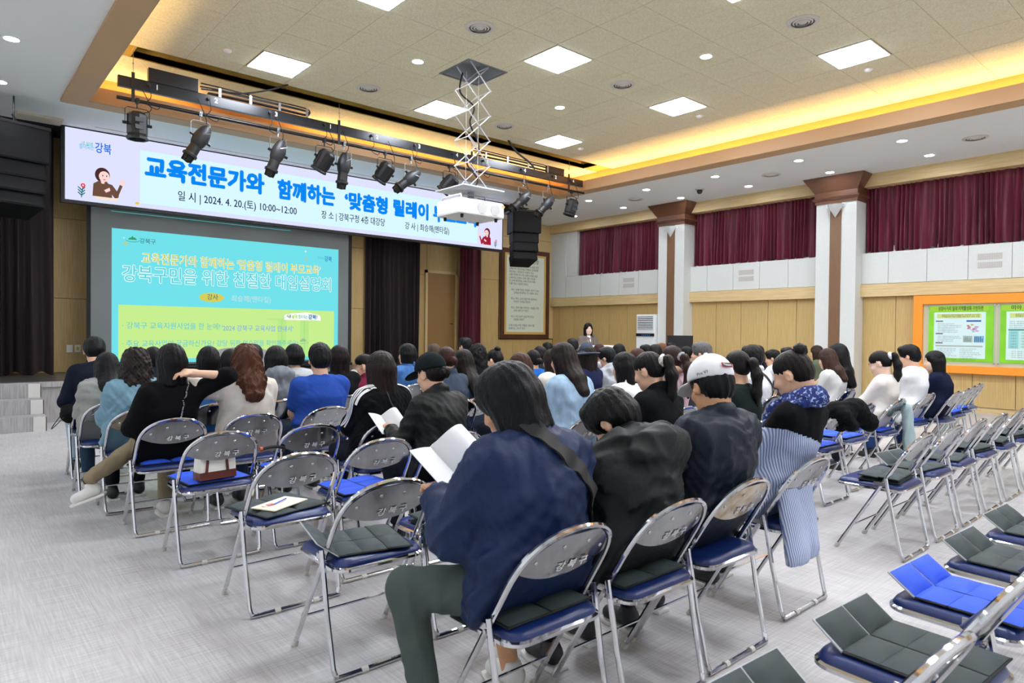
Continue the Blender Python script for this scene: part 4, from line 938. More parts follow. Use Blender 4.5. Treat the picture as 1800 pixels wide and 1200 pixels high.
# ------------------------------------------------------------ people
def V3(*a): return np.array(a, float)
CUTP = V3(0, .0745, .712); CUTN = V3(0, .859, .511)
def unit(a): return a/np.linalg.norm(a)
def rotm(yaw, pitch, roll=0):            # yaw + turns the face to the left, pitch + bows the head
    return np.array((Matrix.Rotation(math.radians(yaw), 3, 'Z') @ Matrix.Rotation(math.radians(-pitch), 3, 'X') @ Matrix.Rotation(math.radians(roll), 3, 'Y')))
HAIRM = {}
def hair_mat(c):
    if c not in HAIRM:
        m = bpy.data.materials.new('hair'); m.use_nodes = True; nt = m.node_tree; b = nt.nodes['Principled BSDF']
        tc = nt.nodes.new('ShaderNodeTexCoord'); mp = nt.nodes.new('ShaderNodeMapping'); mp.inputs['Scale'].default_value = (190, 190, 9)
        n = nt.nodes.new('ShaderNodeTexNoise'); n.inputs['Scale'].default_value = 1; n.inputs['Detail'].default_value = 3
        nt.links.new(tc.outputs['Object'], mp.inputs[0]); nt.links.new(mp.outputs[0], n.inputs[0])
        mx = nt.nodes.new('ShaderNodeMix'); mx.data_type = 'RGBA'; c1 = lin(c); mx.inputs[6].default_value = tuple(x*.25 for x in c1[:3])+(1,); mx.inputs[7].default_value = tuple(min(1, x*.95) for x in c1[:3])+(1,)
        nt.links.new(n.outputs[0], mx.inputs[0]); nt.links.new(mx.outputs[2], b.inputs['Base Color'])
        b.inputs['Roughness'].default_value = .36; b.inputs['Specular IOR Level'].default_value = .14
        bp = nt.nodes.new('ShaderNodeBump'); bp.inputs['Strength'].default_value = .8; bp.inputs['Distance'].default_value = .0035
        nt.links.new(n.outputs[0], bp.inputs['Height']); nt.links.new(bp.outputs[0], b.inputs['Normal']); HAIRM[c] = m
    return HAIRM[c]
CLM = {}
def cloth_mat(c, kind='plain'):
    k = (c, kind)
    if k not in CLM:
        nm = 'cloth_'+kind
        if kind == 'plain': m = mat(nm+c, c, .9, var=.12, vscale=(5, 5, 5), bump=.35, bscale=(22, 22, 22), bdist=.006, spec=.12)
        elif kind == 'nylon': m = mat(nm+c, c, .55, var=.12, vscale=(5, 5, 5), bump=.5, bscale=(14, 14, 14), bdist=.012, spec=.22)
        elif kind == 'denim': m = mat(nm+c, c, .85, var=.25, vscale=(30, 30, 12), bump=.3, bscale=(60, 60, 60))
        elif kind == 'dots':
            m = mat(nm+c, c, .8, var=1, vscale=(60, 60, 60), col2='9fb4d8', bump=.3, bscale=(40, 40, 40))
            for n_ in m.node_tree.nodes:
                if n_.type == 'MAP_RANGE': n_.inputs[1].default_value = .56; n_.inputs[2].default_value = .6
        elif kind == 'stripe':
            m = mat(nm+c, c, .8, bump=.3, bscale=(20, 20, 20), bdist=.005); nt = m.node_tree; b = nt.nodes['Principled BSDF']
            w_ = nt.nodes.new('ShaderNodeTexWave'); w_.wave_type = 'BANDS'; w_.bands_direction = 'X'; w_.inputs['Scale'].default_value = 28; w_.inputs['Distortion'].default_value = 1.2; w_.inputs['Detail'].default_value = 1
            w_.inputs['Detail Scale'].default_value = .4
            tc = nt.nodes.new('ShaderNodeTexCoord'); mp = nt.nodes.new('ShaderNodeMapping'); mp.inputs['Rotation'].default_value = (0, .15, .6)
            nt.links.new(tc.outputs['Object'], mp.inputs[0]); nt.links.new(mp.outputs[0], w_.inputs[0])
            mx = nt.nodes.new('ShaderNodeMix'); mx.data_type = 'RGBA'; mx.inputs[6].default_value = lin('dfe6f2'); mx.inputs[7].default_value = lin(c)
            nt.links.new(w_.outputs[0], mx.inputs[0]); nt.links.new(mx.outputs[2], b.inputs['Base Color'])
        CLM[k] = m
    return CLM[k]
def person(label, x, y, ztop=1.25, rz=0, male=0, lean=14, pitch=10, yaw=0, roll=0, hair=('bob', '1c1817', .14), top='303030', kind='plain', topk='tee', legs='20242e', res=1, sk=None,
           lh=None, rh=None, stout=1.0, extra=(), stand=False, body=True, group=None, hx=0, bulk=.0, kn=None, an=None):
    """seated figure facing +Y; origin on the floor under the chair's back rail. res 0 = nearest ... 2 = far"""
    root = thing('person', label, 'person', (x, y, 0), rz, group)
    _c = lambda a: math.cos(math.radians(a)); _p = pitch+lean*.2
    A_ = .17*_c(.3*lean)+.17*_c(lean)+.155*_c(1.5*lean)+.085*_c(1.2*lean+.35*pitch); hz = .085*_c(_p)-.028*math.sin(math.radians(_p))
    s = (ztop-.555-.5*hz-.134)/(A_+.5*hz) if not stand else ztop/1.62
    wf = (1.04 if male else .93)*stout
    TT = {'tee': .011, 'knit': .014, 'shirt': .015, 'jacket': .022, 'hood': .024, 'coat': .022, 'suit': .018}[topk]+bulk
    skm = {'d': skin_d, 'l': skin_l}.get(sk, skin)
    hb, hd, hh = [(.009, .009, .0055), (.014, .013, .0075), (.02, .019, .012)][res]
    Lr = math.radians
    up = lambda a: V3(0, math.sin(Lr(a)), math.cos(Lr(a)))
    if stand: P0 = V3(0, .2, .86*s)
    else: P0 = V3(0, .07+.118*stout+TT, .555)
    P1 = P0+up(lean*.3)*.17*s; P2 = P1+up(lean*1.0)*.17*s; P3 = P2+up(lean*1.5)*.155*s; P3[0] += hx
    nd = unit(up(lean*1.2+pitch*.35)+V3(0, .12, 0)); R = rotm(yaw, pitch+lean*.2, roll)
    pv = P3+nd*.085*s; Hc = pv+R@V3(0, .028, .085)*(.5+.5*s) 
    hs = .98+.04*male
    # --- skeleton
    SH = []; EL = []; WR = []
    for i, sd in enumerate((-1, 1)):
        sh = P3-up(lean*1.3)*.045+V3(sd*.158*wf, 0, -.012); tg = (lh, rh)[i]
        wr = V3(*tg) if tg is not None else (P0+V3(sd*.09, .3, .13) if not stand else P0+V3(sd*.12, .26, .12))
        ua, fa = .275*s, .245*s; v = wr-sh; D = np.linalg.norm(v)
        if D > (ua+fa)*.985: wr = sh+v*(ua+fa)*.985/D; v = wr-sh; D = np.linalg.norm(v)
        aa = (ua*ua-fa*fa+D*D)/(2*D); hh_ = math.sqrt(max(ua*ua-aa*aa, 0)); vn = v/D
        pole = V3(sd*.42, -.35, -.85) if wr[2] < sh[2]+.03 else V3(sd*1.0, -.25, .1)
        pp = pole-vn*(pole@vn); el = sh+vn*aa+unit(pp)*hh_
        SH.append(sh); EL.append(el); WR.append(wr)
    HJ = [P0+V3(sd*.09*wf, .0, -.02) for sd in (-1, 1)]
    if stand: KN = [V3(sd*.1, .22, .48*s) for sd in (-1, 1)]; AN = [V3(sd*.1, .18, .09) for sd in (-1, 1)]
    else: KN = [V3(sd*(.15 if male else .1), .64, .515) for sd in (-1, 1)]; AN = [V3(sd*(.14 if male else .1), .60+.03*sd, .09) for sd in (-1, 1)]
    if kn: KN = [V3(*q) for q in kn]
    if an: AN = [V3(*q) for q in an]
    allp = np.array(SH+EL+WR+[P0, P3, Hc]); lo = allp.min(0)-.2; hi = allp.max(0)+.2; lo[0] = min(lo[0], -.3*wf); hi[0] = max(hi[0], .3*wf)
    def torso(F, t, k=.05):
        F.cone(P0+V3(0, -.01, .0), P1, .118*stout+t, .108*stout+t, k, xs=1.38)
        F.cone(P1, P2, .108*stout+t, .112*stout+t, k, xs=1.42*wf/stout**.5)
        F.cone(P2, P3-up(lean*1.3)*.05, .112*stout+t, .078+t, k, xs=1.42*wf/stout**.5)
        F.cone(SH[0]+V3(.03, 0, 0), SH[1]-V3(.03, 0, 0), .062+t, .062+t, k)
        F.ell(P0+V3(0, -.0, -.03), V3(.2*wf, .145, .105)+t, k)
    def armp(F, t, i, f1=1.0, k=.03):
        F.cone(SH[i], EL[i], (.058 if male else .05)*stout**.5+t, (.044 if male else .038)+t, k)
        if f1 > 0: F.cone(EL[i], EL[i]+(WR[i]-EL[i])*f1, (.044 if male else .038)+t, (.044 if male else .038)*(1-f1)+.029*f1+t, k)
    # --- body
    F = Field(np.minimum(lo, V3(-.3 if 'cuff' not in extra else -.42, -.05, .35 if not (stand or 'cuff' in extra) else .0)), np.maximum(hi, V3(.3, .72, .6)), hb)
    torso(F, -.006)
    for i, sd in enumerate((-1, 1)):
        armp(F, -.004, i)
        F.cone(HJ[i], KN[i], .08*stout, .055, .03)
        if 'cuff' in extra: F.cone(KN[i], AN[i]+V3(0, 0, -.02), .05, .036, .03)
        # hand: palm, four unequal curled fingers, thumb
        fd = unit(WR[i]-EL[i]); side = unit(np.cross(fd, V3(0, 0, 1)) if abs(fd[2]) < .95 else V3(1, 0, 0)); dn = np.cross(side, fd); dn = dn if dn[2] < 0 else -dn
        pc = WR[i]+fd*.05
        F.cone(WR[i], pc, .027, .03, .02); F.cone(pc-side*.018, pc+side*.018, .019, .019, .012)
        if res < 2:
            for q, (o_, L_) in enumerate(((-.032, .062), (-.011, .075), (.011, .07), (.031, .055))):
                b0 = pc+side*o_+fd*.02; b1 = b0+fd*L_*.5+dn*L_*.2; b2 = b1+fd*L_*.25+dn*L_*.5
                F.cone(b0, b1, .0105, .0095, .006); F.cone(b1, b2, .0095, .0085, .004)
            th = WR[i]+fd*.025-side*sd*.028; F.cone(th, th+fd*.035-side*sd*.022+dn*.012, .0125, .0105, .01); F.cone(th+fd*.035-side*sd*.022+dn*.012, th+fd*.06-side*sd*.018+dn*.025, .0105, .009, .005)
    F.cone(P3-nd*.03, pv+nd*.03, .054+.008*male, .049+.008*male, .03)
    hr = lambda *a: Hc+R@(V3(*a)*hs)
    E = lambda c, r, k=.015, op='u', RR=None: F.ell(hr(*c), V3(*r)*hs, k, R if RR is None else RR, op)
    E((0, -.012, .036), (.076, .096, .086)); E((0, .028, -.04), (.058, .062, .078), .03); E((0, .066, -.094), (.024, .02, .017), .025)
    E((0, .03, -.075), (.05, .045, .035), .03)
    F.cone(hr(0, .084, .012), hr(0, .1, -.03), .008*hs, .0125*hs, .014); E((0, .086, -.062), (.022, .011, .009), .01)
    for sd in (-1, 1):
        E((sd*.032, .096, .008), (.017, .012, .011), .012, 'x'); E((sd*.038, .064, -.03), (.024, .022, .022), .02)
        F.ell(hr(sd*.079, -.004, -.012), V3(.011, .02, .031)*hs, .008, R@rotm(-sd*22, 8, 0))
        if res == 0: F.ell(hr(sd*.087, .0, -.008), V3(.006, .01, .017)*hs, .004, R@rotm(-sd*22, 8, 0), 'x')
    if not stand: F.plane(CUTP+CUTN*.024, -CUTN, .01)
    link(F.mesh('body', skm), 'body', root)
    # --- top
    arms = dict(tee=.0, short=.0).get(topk, 1)
    if topk != 'none':
        t = {'tee': .011, 'knit': .014, 'shirt': .015, 'jacket': .022, 'hood': .024, 'coat': .022, 'suit': .018}[topk]+bulk
        lo2 = np.minimum(lo, V3(-.32*wf, -.06, .38 if topk != 'coat' else .2)); hi2 = np.maximum(hi, V3(.32*wf, .5, .6)); hi2[2] = max(P3[2], SH[0][2], SH[1][2], EL[0][2], EL[1][2], WR[0][2], WR[1][2])+.17
        F = Field(lo2, hi2, hd)
        torso(F, t, .05)
        for i, sd in enumerate((-1, 1)):
            if topk == 'tee': F.cone(SH[i], SH[i]+(EL[i]-SH[i])*.66, .062*stout**.5+.01, .058+.012, .03)
            else:
                roll_ = .5 if 'rolled' in extra else .12 if ('bareR' in extra and sd > 0) else .9
                armp(F, t, i, roll_, .035)
                if bulk or topk in ('jacket', 'coat', 'hood'): F.ell(EL[i], V3(.055, .055, .06)+t*.7, .04)
                c_ = EL[i]+(WR[i]-EL[i])*roll_; F.torus(c_, WR[i]-EL[i], .034+t*.3, .012, .01)
        hem = P0+V3(0, 0, -.05)
        F.cone(hem+V3(0, 0, .05), hem, .128*stout+t, .135*stout+t, .04, xs=1.42)
        if 'cl_fold' not in extra and res < 2 or topk in ('jacket', 'coat', 'hood'):
            F.ell(P1+V3(0, -.02, -.06), V3(.2*wf, .13, .06)+t, .04)
        if topk == 'coat':
            for sd in (-1, 1): F.cone(P0+V3(sd*.15, -.03, 0), P0+V3(sd*.2, -.07, -.22), .04, .035, .05, ys=1.8)
        if topk in ('jacket', 'shirt', 'suit', 'coat'):
            F.torus(P3+nd*.035+V3(0, -.004, 0), nd+V3(0, .25, 0), .062, .014+t*.2, .015, 1.6)
        elif topk in ('knit', 'tee'): F.torus(P3+nd*.012, nd+V3(0, .2, 0), .062, .009, .012)
        elif topk == 'hood':
            F.ell(P3+V3(0, -.07, .015), V3(.135, .07, .085), .03, rotm(0, -25)); F.torus(P3+nd*.03, nd+V3(0, .3, 0), .085, .028, .025, 1.1)
        if 'bighood' in extra:
            F.ell(P3+V3(.0, -.1, -.015), V3(.19, .085, .13), .025, rotm(0, -25)); F.cone(P3+V3(-.13, -.03, .05), P3+V3(.13, -.03, .05), .045, .045, .03); F.cone(P3+V3(-.14, -.02, .05), P3+V3(-.09, .08, .0), .04, .03, .03); F.cone(P3+V3(.14, -.02, .05), P3+V3(.09, .08, .0), .04, .03, .03)
        # keep the neck and the face free
        F.cone(P3+nd*.02, pv+nd*.06, .05+.006*male, .062, 0, op='x')
        F.warp({'tee': .004, 'knit': .003, 'shirt': .008, 'jacket': .0125, 'hood': .011, 'coat': .011, 'suit': .005}[topk]*(1 if res < 2 else .7), 26, hash_(label), (1, 1, .8))
        zc = P0[2]-.075 if topk != 'coat' else .26
        F.plane((0, 0, zc), (0, -.2, -1))
        F.cone(P3+nd*.03, pv+nd*.05, .047+.006*male, .05, 0, op='x')
        if not stand: F.plane(CUTP, -CUTN, .015)
        me = F.mesh('top', cloth_mat(top, kind)); nm_ = {'tee': 'tee_shirt', 'knit': 'sweater', 'shirt': 'shirt', 'jacket': 'jacket', 'hood': 'hooded_jacket', 'coat': 'coat', 'suit': 'blazer'}[topk]
        if 'half' in extra:       # lower half in striped cloth
            me.materials.append(cloth_mat('5f78b8', 'stripe')); n = len(me.polygons); c = np.zeros(n*3, np.float32); me.polygons.foreach_get('center', c); c = c.reshape(-1, 3)
            me.polygons.foreach_set('material_index', ((c[:, 2]+.35*c[:, 0]) < P2[2]-.03).astype(np.int32))
        topo = link(me, nm_, root)
    else: topo = None
    # --- trousers and shoes
    if res < 2 or stand:
        _k = np.array(KN+AN+HJ); F = Field((min(-.32, _k[:, 0].min()-.12), -.0, .02), (max(.32, _k[:, 0].max()+.12), .76, .68 if not stand else P0[2]+.1), hd*1.1)
        F.ell(P0+V3(0, .0, -.035), V3(.19*wf, .14, .095)+.008, .04)
        for i in (0, 1):
            F.cone(HJ[i], KN[i], .092*stout, .068, .04); F.cone(KN[i], AN[i]+V3(0, 0, .06), .068, .05, .03)
        F.warp(.006, 24, 5)
        if not stand: F.plane(CUTP+CUTN*.016, -CUTN, .015)
        F.plane((0, 0, .12 if 'cuff' not in extra else .2), (0, 0, -1)); F.plane((0, 0, P0[2]+.06), (0, 0, 1))
        link(F.mesh('trousers', cloth_mat(legs, 'plain')), 'trousers', root)
        key = 'shoe' + ('w' if 'white_shoes' in extra else 'b')
        if key not in CLM:
            G = Field((-.07, -.12, -.01), (.07, .2, .15), .009)
            G.cone((0, -.06, .05), (0, .1, .035), .042, .036, .03); G.cone((0, -.05, .05), (0, -.03, .11), .04, .038, .02); G.plane((0, 0, .004), (0, 0, -1)); G.plane((0, 0, .11), (0, 0, 1))
            CLM[key] = G.mesh('shoe', mat('shoe_white', 'dcdad4', .6) if key == 'shoew' else mat('shoe_black', '18181a', .5))
            CLM[key+'s'] = MB().prism([(-.045, -.11), (.045, -.11), (.052, .08), (.03, .15), (-.03, .15), (-.052, .08)], .018).mesh('sole', mat('shoe_sole', 'e8e6e0', .6), bevel=.004)
        for i in (0, 1):
            o = link(CLM[key], 'shoe', root); o.location = (AN[i][0], AN[i][1]+.02, .012+max(0, AN[i][2]-.1)); o.scale = (.95, .86, .95); o.rotation_euler = (-.35 if AN[i][2] > .15 else 0, 0, 1.2 if AN[i][2] > .15 else 0); q = link(CLM[key+'s'], 'sole', o); q.location = (0, 0, -.012)
    # --- hair
    st, hc, L = hair[:3]; vol = hair[3] if len(hair) > 3 else 0
    hlen = L if st in ('bob', 'long') else (.16 if st == 'short' else .2)
    glo = Hc-V3(.17, .2, hlen+.17 if st != 'short' else .16); ghi = Hc+V3(.17, .2, .17)
    if st == 'long': glo = glo-V3(.02, .06, .02)
    F = Field(glo, ghi, hh)
    Eh = lambda c, r, k=.012, op='u': F.ell(hr(*c), V3(*r)*hs, k, R, op)
    v = vol
    tight = st in ('pony', 'bun', 'lowbun')
    g = .0065 if tight else .0
    Eh((0, -.014, .04), (.084+v-g, .106+v-g, .094+v*.8-g))
    Eh((0, -.05, .0), (.078+v-g, .072+v-g, .075))
    if st == 'short':
        Eh((0, -.055, -.03), (.064, .052, .055), .02); Eh((0, .04, .085), (.065+v, .05, .042+v))
    def strands(A=.0035, fr=34):
        X = F.ax[0][:, None, None]-Hc[0]; Y = F.ax[1][None, :, None]-Hc[1]; Z = F.ax[2][None, None, :]-Hc[2]
        qx = X*R[0][0]+Y*R[1][0]+Z*R[2][0]; qy = X*R[0][1]+Y*R[1][1]+Z*R[2][1]; qz = X*R[0][2]+Y*R[1][2]+Z*R[2][2]
        ph = np.arctan2(qx, -qy-.01); sd_ = hash_(label) % 50
        F.d -= (A*(np.sin(ph*fr+2.2*np.sin(qz*22+sd_)+1.5*np.sin(ph*5+sd_))*.45+np.sin(ph*fr*.43+2*np.sin(qz*15+sd_*2)+sd_)*.9+np.sin(ph*fr*2.3+2*np.sin(qz*30))*.3)).astype(np.float32)
        return qx, qy, qz, ph
    if st in ('bob', 'long'):
        wv = .012 if 'wavy' in extra else .0
        zb = L if st == 'bob' else .13
        F.cone(hr(-.052, -.012, .0), hr(-.058-wv, -.016, -zb), .045+v, .034+v+wv, .02); F.cone(hr(.052, -.012, .0), hr(.058+wv, -.016, -zb), .045+v, .034+v+wv, .02)
        F.cone(hr(-.03, -.06, .0), hr(-.034, -.062, -zb), .052+v, .04+v+wv, .02); F.cone(hr(.03, -.06, .0), hr(.034, -.062, -zb), .052+v, .04+v+wv, .02)
        F.cone(hr(-.066, .02, .03), hr(-.066, .02, -zb*.9), .022+v*.5, .018+v*.5, .02); F.cone(hr(.066, .02, .03), hr(.066, .02, -zb*.9), .022+v*.5, .018+v*.5, .02)
        if st == 'long':
            n0 = hr(0, -.055, -.06); bk = P2+V3(0, -.16*stout-.03-bulk, .02)
            e = n0+unit(bk-n0+V3(0, 0, -.05))*(L-.02)
            F.cone(n0, (n0+e)/2, .062+v, .056+v, .03, xs=1.5); F.cone((n0+e)/2, e, .056+v, .04+v, .03, xs=1.45)
            if 'fronthair' in extra:
                for sd in (-1, 1): F.cone(hr(sd*.07, .02, -.08), hr(sd*.075, .04, -.08)+V3(0, .03, -.16), .028, .02, .02)
    q = strands((.0017 if res == 0 else .0015 if res == 1 else .001)*(.6 if tight else 1), 46)
    F.warp(.0035 if st == 'short' else .001 if tight else .002, 60, hash_(label), (1, 1, .35))
    if 'wavy' in extra: F.warp(.011, 42, hash_(label), (1, 1, .75))
    if st == 'bob' or st == 'long':
        F.d += (np.maximum(0, 1)*0)
    # clear the face and neck
    Eh((0, .125, -.035), (.068, .075, .115), .01, 'x')
    if st in ('bob', 'long'):
        F.cone(hr(0, .12, -.06), hr(0, .09, -.3), .075, .085, .01, op='x')
        if st == 'bob': F.plane(hr(0, 0, -L+.01*np.sin(0)), R@V3(0, .1, -1))
    if st == 'short':
        F.plane(hr(0, 0, -.075), R@V3(0, .55, -1)); 
        for sd in (-1, 1): Eh((sd*.086, .004, -.03), (.024, .03, .044), .006, 'x')
    if tight:
        F.plane(hr(0, 0, -.06), R@V3(0, .6, -1))
        for sd in (-1, 1): Eh((sd*.088, .004, -.025), (.02, .026, .036), .006, 'x')
    ho = link(F.mesh('hair', hair_mat(hc)), 'hair', root)
    if tight:
        kz = {'pony': (.0, -.118, .03), 'bun': (0, -.085, .105), 'lowbun': (0, -.12, -.02)}[st]
        kc = hr(*kz)
        if st == 'pony':
            a = hr(0, -.15, .02); b = a+V3(.0, -.035, -.09); c = b+V3(.0, -.0, -L*.55); d_ = c+V3(.01, .0, -L*.4)
            G = Field(np.minimum.reduce([kc, a, b, c, d_])-.07, np.maximum.reduce([kc, a, b, c, d_])+.07, hh)
            G.cone(kc, a, .018, .03, .02); G.cone(a, b, .032, .036, .03); G.cone(b, c, .036, .033, .03); G.cone(c, d_, .033, .01, .03); G.warp(.004, 80, 3, (1, 1, .15))
            link(G.mesh('ponytail', hair_mat(hc)), 'ponytail', root)
        else:
            G = Field(kc-.07, kc+.07, hh); G.ell(kc, (.042, .036, .036) if st == 'bun' else (.045, .035, .04)); G.warp(.005, 70, 4); link(G.mesh('bun', hair_mat(hc)), 'bun', root)
        for ex in extra:
            if ex.startswith('tie:'):
                tc_ = hr(0, -.118, .03) if st == 'pony' else kc
                G = Field(tc_-.07, tc_+.07, .006); G.torus(tc_, hr(0, -.15, .02)-hr(0, -.1, .035), .026, .017, .01); G.warp(.008, 120, 9); link(G.mesh('scrunchie', cloth_mat(ex[4:])), 'scrunchie', root)
    # --- eyes, brows, lips, worn things
    if 'face' in extra:
        for sd in (-1, 1):
            M = Matrix.Translation(Vector(hr(sd*.031, .0835, .008))) @ Matrix([list(r_)+[0] for r_ in R]+[[0, 0, 0, 1]])
            e = MB(); e.lathe([(.001, .004), (.007, .0025), (.012, 0), (.001, -.002)], 12, M @ Matrix.Rotation(-PI/2, 4, 'X') @ Matrix.Scale(.55, 4, (0, 1, 0)))
            eo = e.obj('eye', mat('eye_white', 'e8e2dc', .3), root, smooth=True)
            MB().lathe([(.001, .0065), (.0045, .005), (.0055, .002), (.001, 0)], 10, M @ Matrix.Rotation(-PI/2, 4, 'X')).obj('iris', mat('iris_dark', '1a100c', .2), eo, smooth=True)
            MB().tube([hr(sd*.018, .092, .026), hr(sd*.034, .09, .030), hr(sd*.047, .08, .026)], [.002, .0028, .0015], 6).obj('eyebrow', hair_mat('1c1817'), root, smooth=True)
        MB().tube([hr(-.02, .088, -.062), hr(-.008, .0965, -.0585), hr(0, .0965, -.0605), hr(.008, .0965, -.0585), hr(.02, .088, -.062)], [.002, .0045, .0045, .0045, .002], 6).obj('lips', mat('lips', 'b8625c', .45), root, smooth=True)
    if 'mask' in extra:
        G = Field(Hc-.16, Hc+.16, .006); G.ell(hr(0, .06, -.06), (.068, .062, .06), .01, R); G.ell(hr(0, .03, -.055), (.07, .062, .075), .0, R, 'x'); G.plane(hr(0, 0, -.005), R@V3(0, .2, 1)); 
        mo = link(G.mesh('face_mask', mat('mask_white', 'eef2f6', .7)), 'face_mask', root)
        for sd in (-1, 1): MB().tube([hr(sd*.055, .07, -.03), hr(sd*.078, .03, -.005), hr(sd*.085, -.012, .0)], .0015, 5).obj('ear_loop', white_plastic, mo)
    if 'glasses' in extra:
        gb = MB()
        for sd in (-1, 1):
            gb.tube([hr(sd*.033+.021*math.cos(a)*1.15, .1, .006+.017*math.sin(a)) for a in [2*PI*k/16 for k in range(16)]], .0018, 5, closed=True); gb.tube([hr(sd*.057, .098, .012), hr(sd*.078, .04, .01), hr(sd*.084, -.01, .0)], .002, 5)
        gb.tube([hr(-.011, .104, .01), hr(.011, .104, .01)], .0018, 5); gb.obj('glasses', black_metal, root, smooth=True)
    for ex in extra:
        if ex.startswith('cap:'):
            _, cc, back = ex.split(':'); G = Field(Hc-V3(.16, .22, .1), Hc+V3(.16, .22, .17), .006)
            G.ell(hr(0, -.012, .04), V3(.094, .114, .104)*hs, 0, R); G.plane(hr(0, 0, .03), R@V3(0, -.12 if back == 'b' else .1, -1), .002)
            sg_ = -1 if back == 'b' else 1
            dome = G.mesh('cap', cloth_mat(cc)); ca = link(dome, 'cap', root)
            G = Field(Hc-.24, Hc+.24, .006)
            if back == 'b': G.ell(hr(0, .0, .015), V3(.085, .105, .006)*hs, .0, R)
            G.ell(hr(0, .13, .028), V3(.078, .078, .008)*hs, 0, R@rotm(0, 16)); G.ell(hr(0, -.012, .03), V3(.09, .11, .06)*hs, 0, R, 'x')
            link(G.mesh('visor', cloth_mat(cc)), 'visor', ca)
            MB().lathe([(.001, .008), (.008, .006), (.01, 0), (.001, 0)], 10, Matrix.Translation(Vector(hr(0, -.012, .143*hs))) @ Matrix([list(r_)+[0] for r_ in R]+[[0, 0, 0, 1]])).obj('button', cloth_mat(cc), ca, smooth=True)
            root['_'] = 1; del root['_']
        if ex == 'bucket':
            G = Field(Hc-V3(.2, .2, .1), Hc+V3(.2, .2, .2), .007); G.cone(hr(0, -.012, .06), hr(0, -.012, .095), .098, .08, .01); G.ell(hr(0, -.01, .04), (.15, .165, .016), .012, R); G.plane(hr(0, 0, .02), R@V3(0, 0, -1)); link(G.mesh('bucket_hat', cloth_mat('3a4356', 'denim')), 'bucket_hat', root)
        if ex == 'scarf':
            G = Field(P3-V3(.2, .18, .16), P3+V3(.2, .22, .2), .008); G.torus(P3+nd*.04, nd+V3(0, .35, 0), .078, .032, .02, 1.3); G.torus(P3+nd*.0+V3(0, .01, 0), nd+V3(0, .5, 0), .1, .03, .02, 1.2); G.cone(P3+V3(-.03, .13, -.02), P3+V3(-.06, .17, -.14), .04, .035, .02); G.warp(.012, 55, 2)
            link(G.mesh('scarf', cloth_mat('1a2c70', 'dots')), 'scarf', root)
    root['_j'] = 0; del root['_j']
    return dict(root=root, top=topo, P0=P0, P1=P1, P2=P2, P3=P3, Hc=Hc, R=R, SH=SH, EL=EL, WR=WR, hr=hr, nd=nd, hair=ho)
def hash_(s): return sum((i+1)*ord(c) for i, c in enumerate(s)) % 9973
from mathutils.bvhtree import BVHTree
def on_surface(o, pts, lift=.004):
    bv = BVHTree.FromPolygons([v.co for v in o.data.vertices], [p.vertices for p in o.data.polygons]); out = []
    for p in pts:
        l, n, i, d = bv.find_nearest(Vector(p)); out.append((l+n*lift, n))
    return out
def band(o, pts, width, m, name, parent, thick=.003, sub=14, lift=.004):
    P = on_surface(o, catmull(pts, sub), lift); vs = []; n = len(P)
    for _ in range(6): P = [P[0]] + [((P[i-1][0]+P[i][0]*2+P[i+1][0])/4, (P[i-1][1]+P[i][1]*2+P[i+1][1]).normalized()) for i in range(1, n-1)] + [P[-1]]
    for i, (p, nn) in enumerate(P):
        t = (P[min(i+1, n-1)][0]-P[max(i-1, 0)][0]).normalized(); s_ = t.cross(nn).normalized()*width/2
        for a, b in ((-1, 0), (1, 0), (1, 1), (-1, 1)): vs.append(p+s_*a+nn*(thick*b-.002))
    fs = [(i*4+k, i*4+(k+1) % 4, (i+1)*4+(k+1) % 4, (i+1)*4+k) for i in range(n-1) for k in range(4)] + [(0, 1, 2, 3), ((n-1)*4+3, (n-1)*4+2, (n-1)*4+1, (n-1)*4)]
    return MB().add(vs, fs).obj(name, m, parent, smooth=True)
# ------------------------------------------------------------ audience
PEOPLE = {}
def P(label, x, y, ztop, **kw):
    r = person(label, x, y, ztop, **kw)
    short = label.replace('person ', '')
    for cut in (', nearest', ' nearest', ', reading', ' beside', ' behind', ' in front', ' near', ', looking', ' looking', ' left of', ' right of', ' at the', ', right', ' with a', ' farthest', ' half', ' seen', ' whose', ' just', ' directly', ' crossed', ' between', ' below', ' partly', ', top', ', dark', ', far', ', second', ', greyish', ' bent', ' turned'):
        i = short.find(cut)
        if i > 12: short = short[:i]
    w_ = short.strip(', ').split()
    cl = 'steel folding chair under the person ' + ' '.join(w_[:9])
    if cl in CL: cl = 'steel folding chair, the person ' + ' '.join(short.split()[:6]) + ' sits on it, row %d' % len(CL)
    CL.add(cl)
    c = chair(x, y, cl, letter=int(y < 5), rust=int('white baseball cap' in label or 'teal' in label))
    PEOPLE[label] = r; return r
CL = set()
P('person in navy windbreaker with a wide black shoulder strap, reading, nearest the camera', 1.55, 1.44, 1.285, **{'res': 0, 'male': 1, 'lean': 3, 'pitch': 26, 'yaw': 27, 'hair': ('bob', '17181b', 0.12, 0.012), 'top': '16264a', 'kind': 'nylon', 'topk': 'jacket', 'legs': '4b5652', 'stout': 1.06, 'bulk': 0.015, 'sk': 'd', 'lh': (-0.17, 0.55, 0.8), 'rh': (0.06, 0.56, 0.8), 'kn': ((-0.33, 0.5, 0.52), (0.12, 0.6, 0.515)), 'an': ((-0.3, 0.42, 0.09), (0.16, 0.52, 0.09)), 'extra': ('white_shoes', 'cuff')})
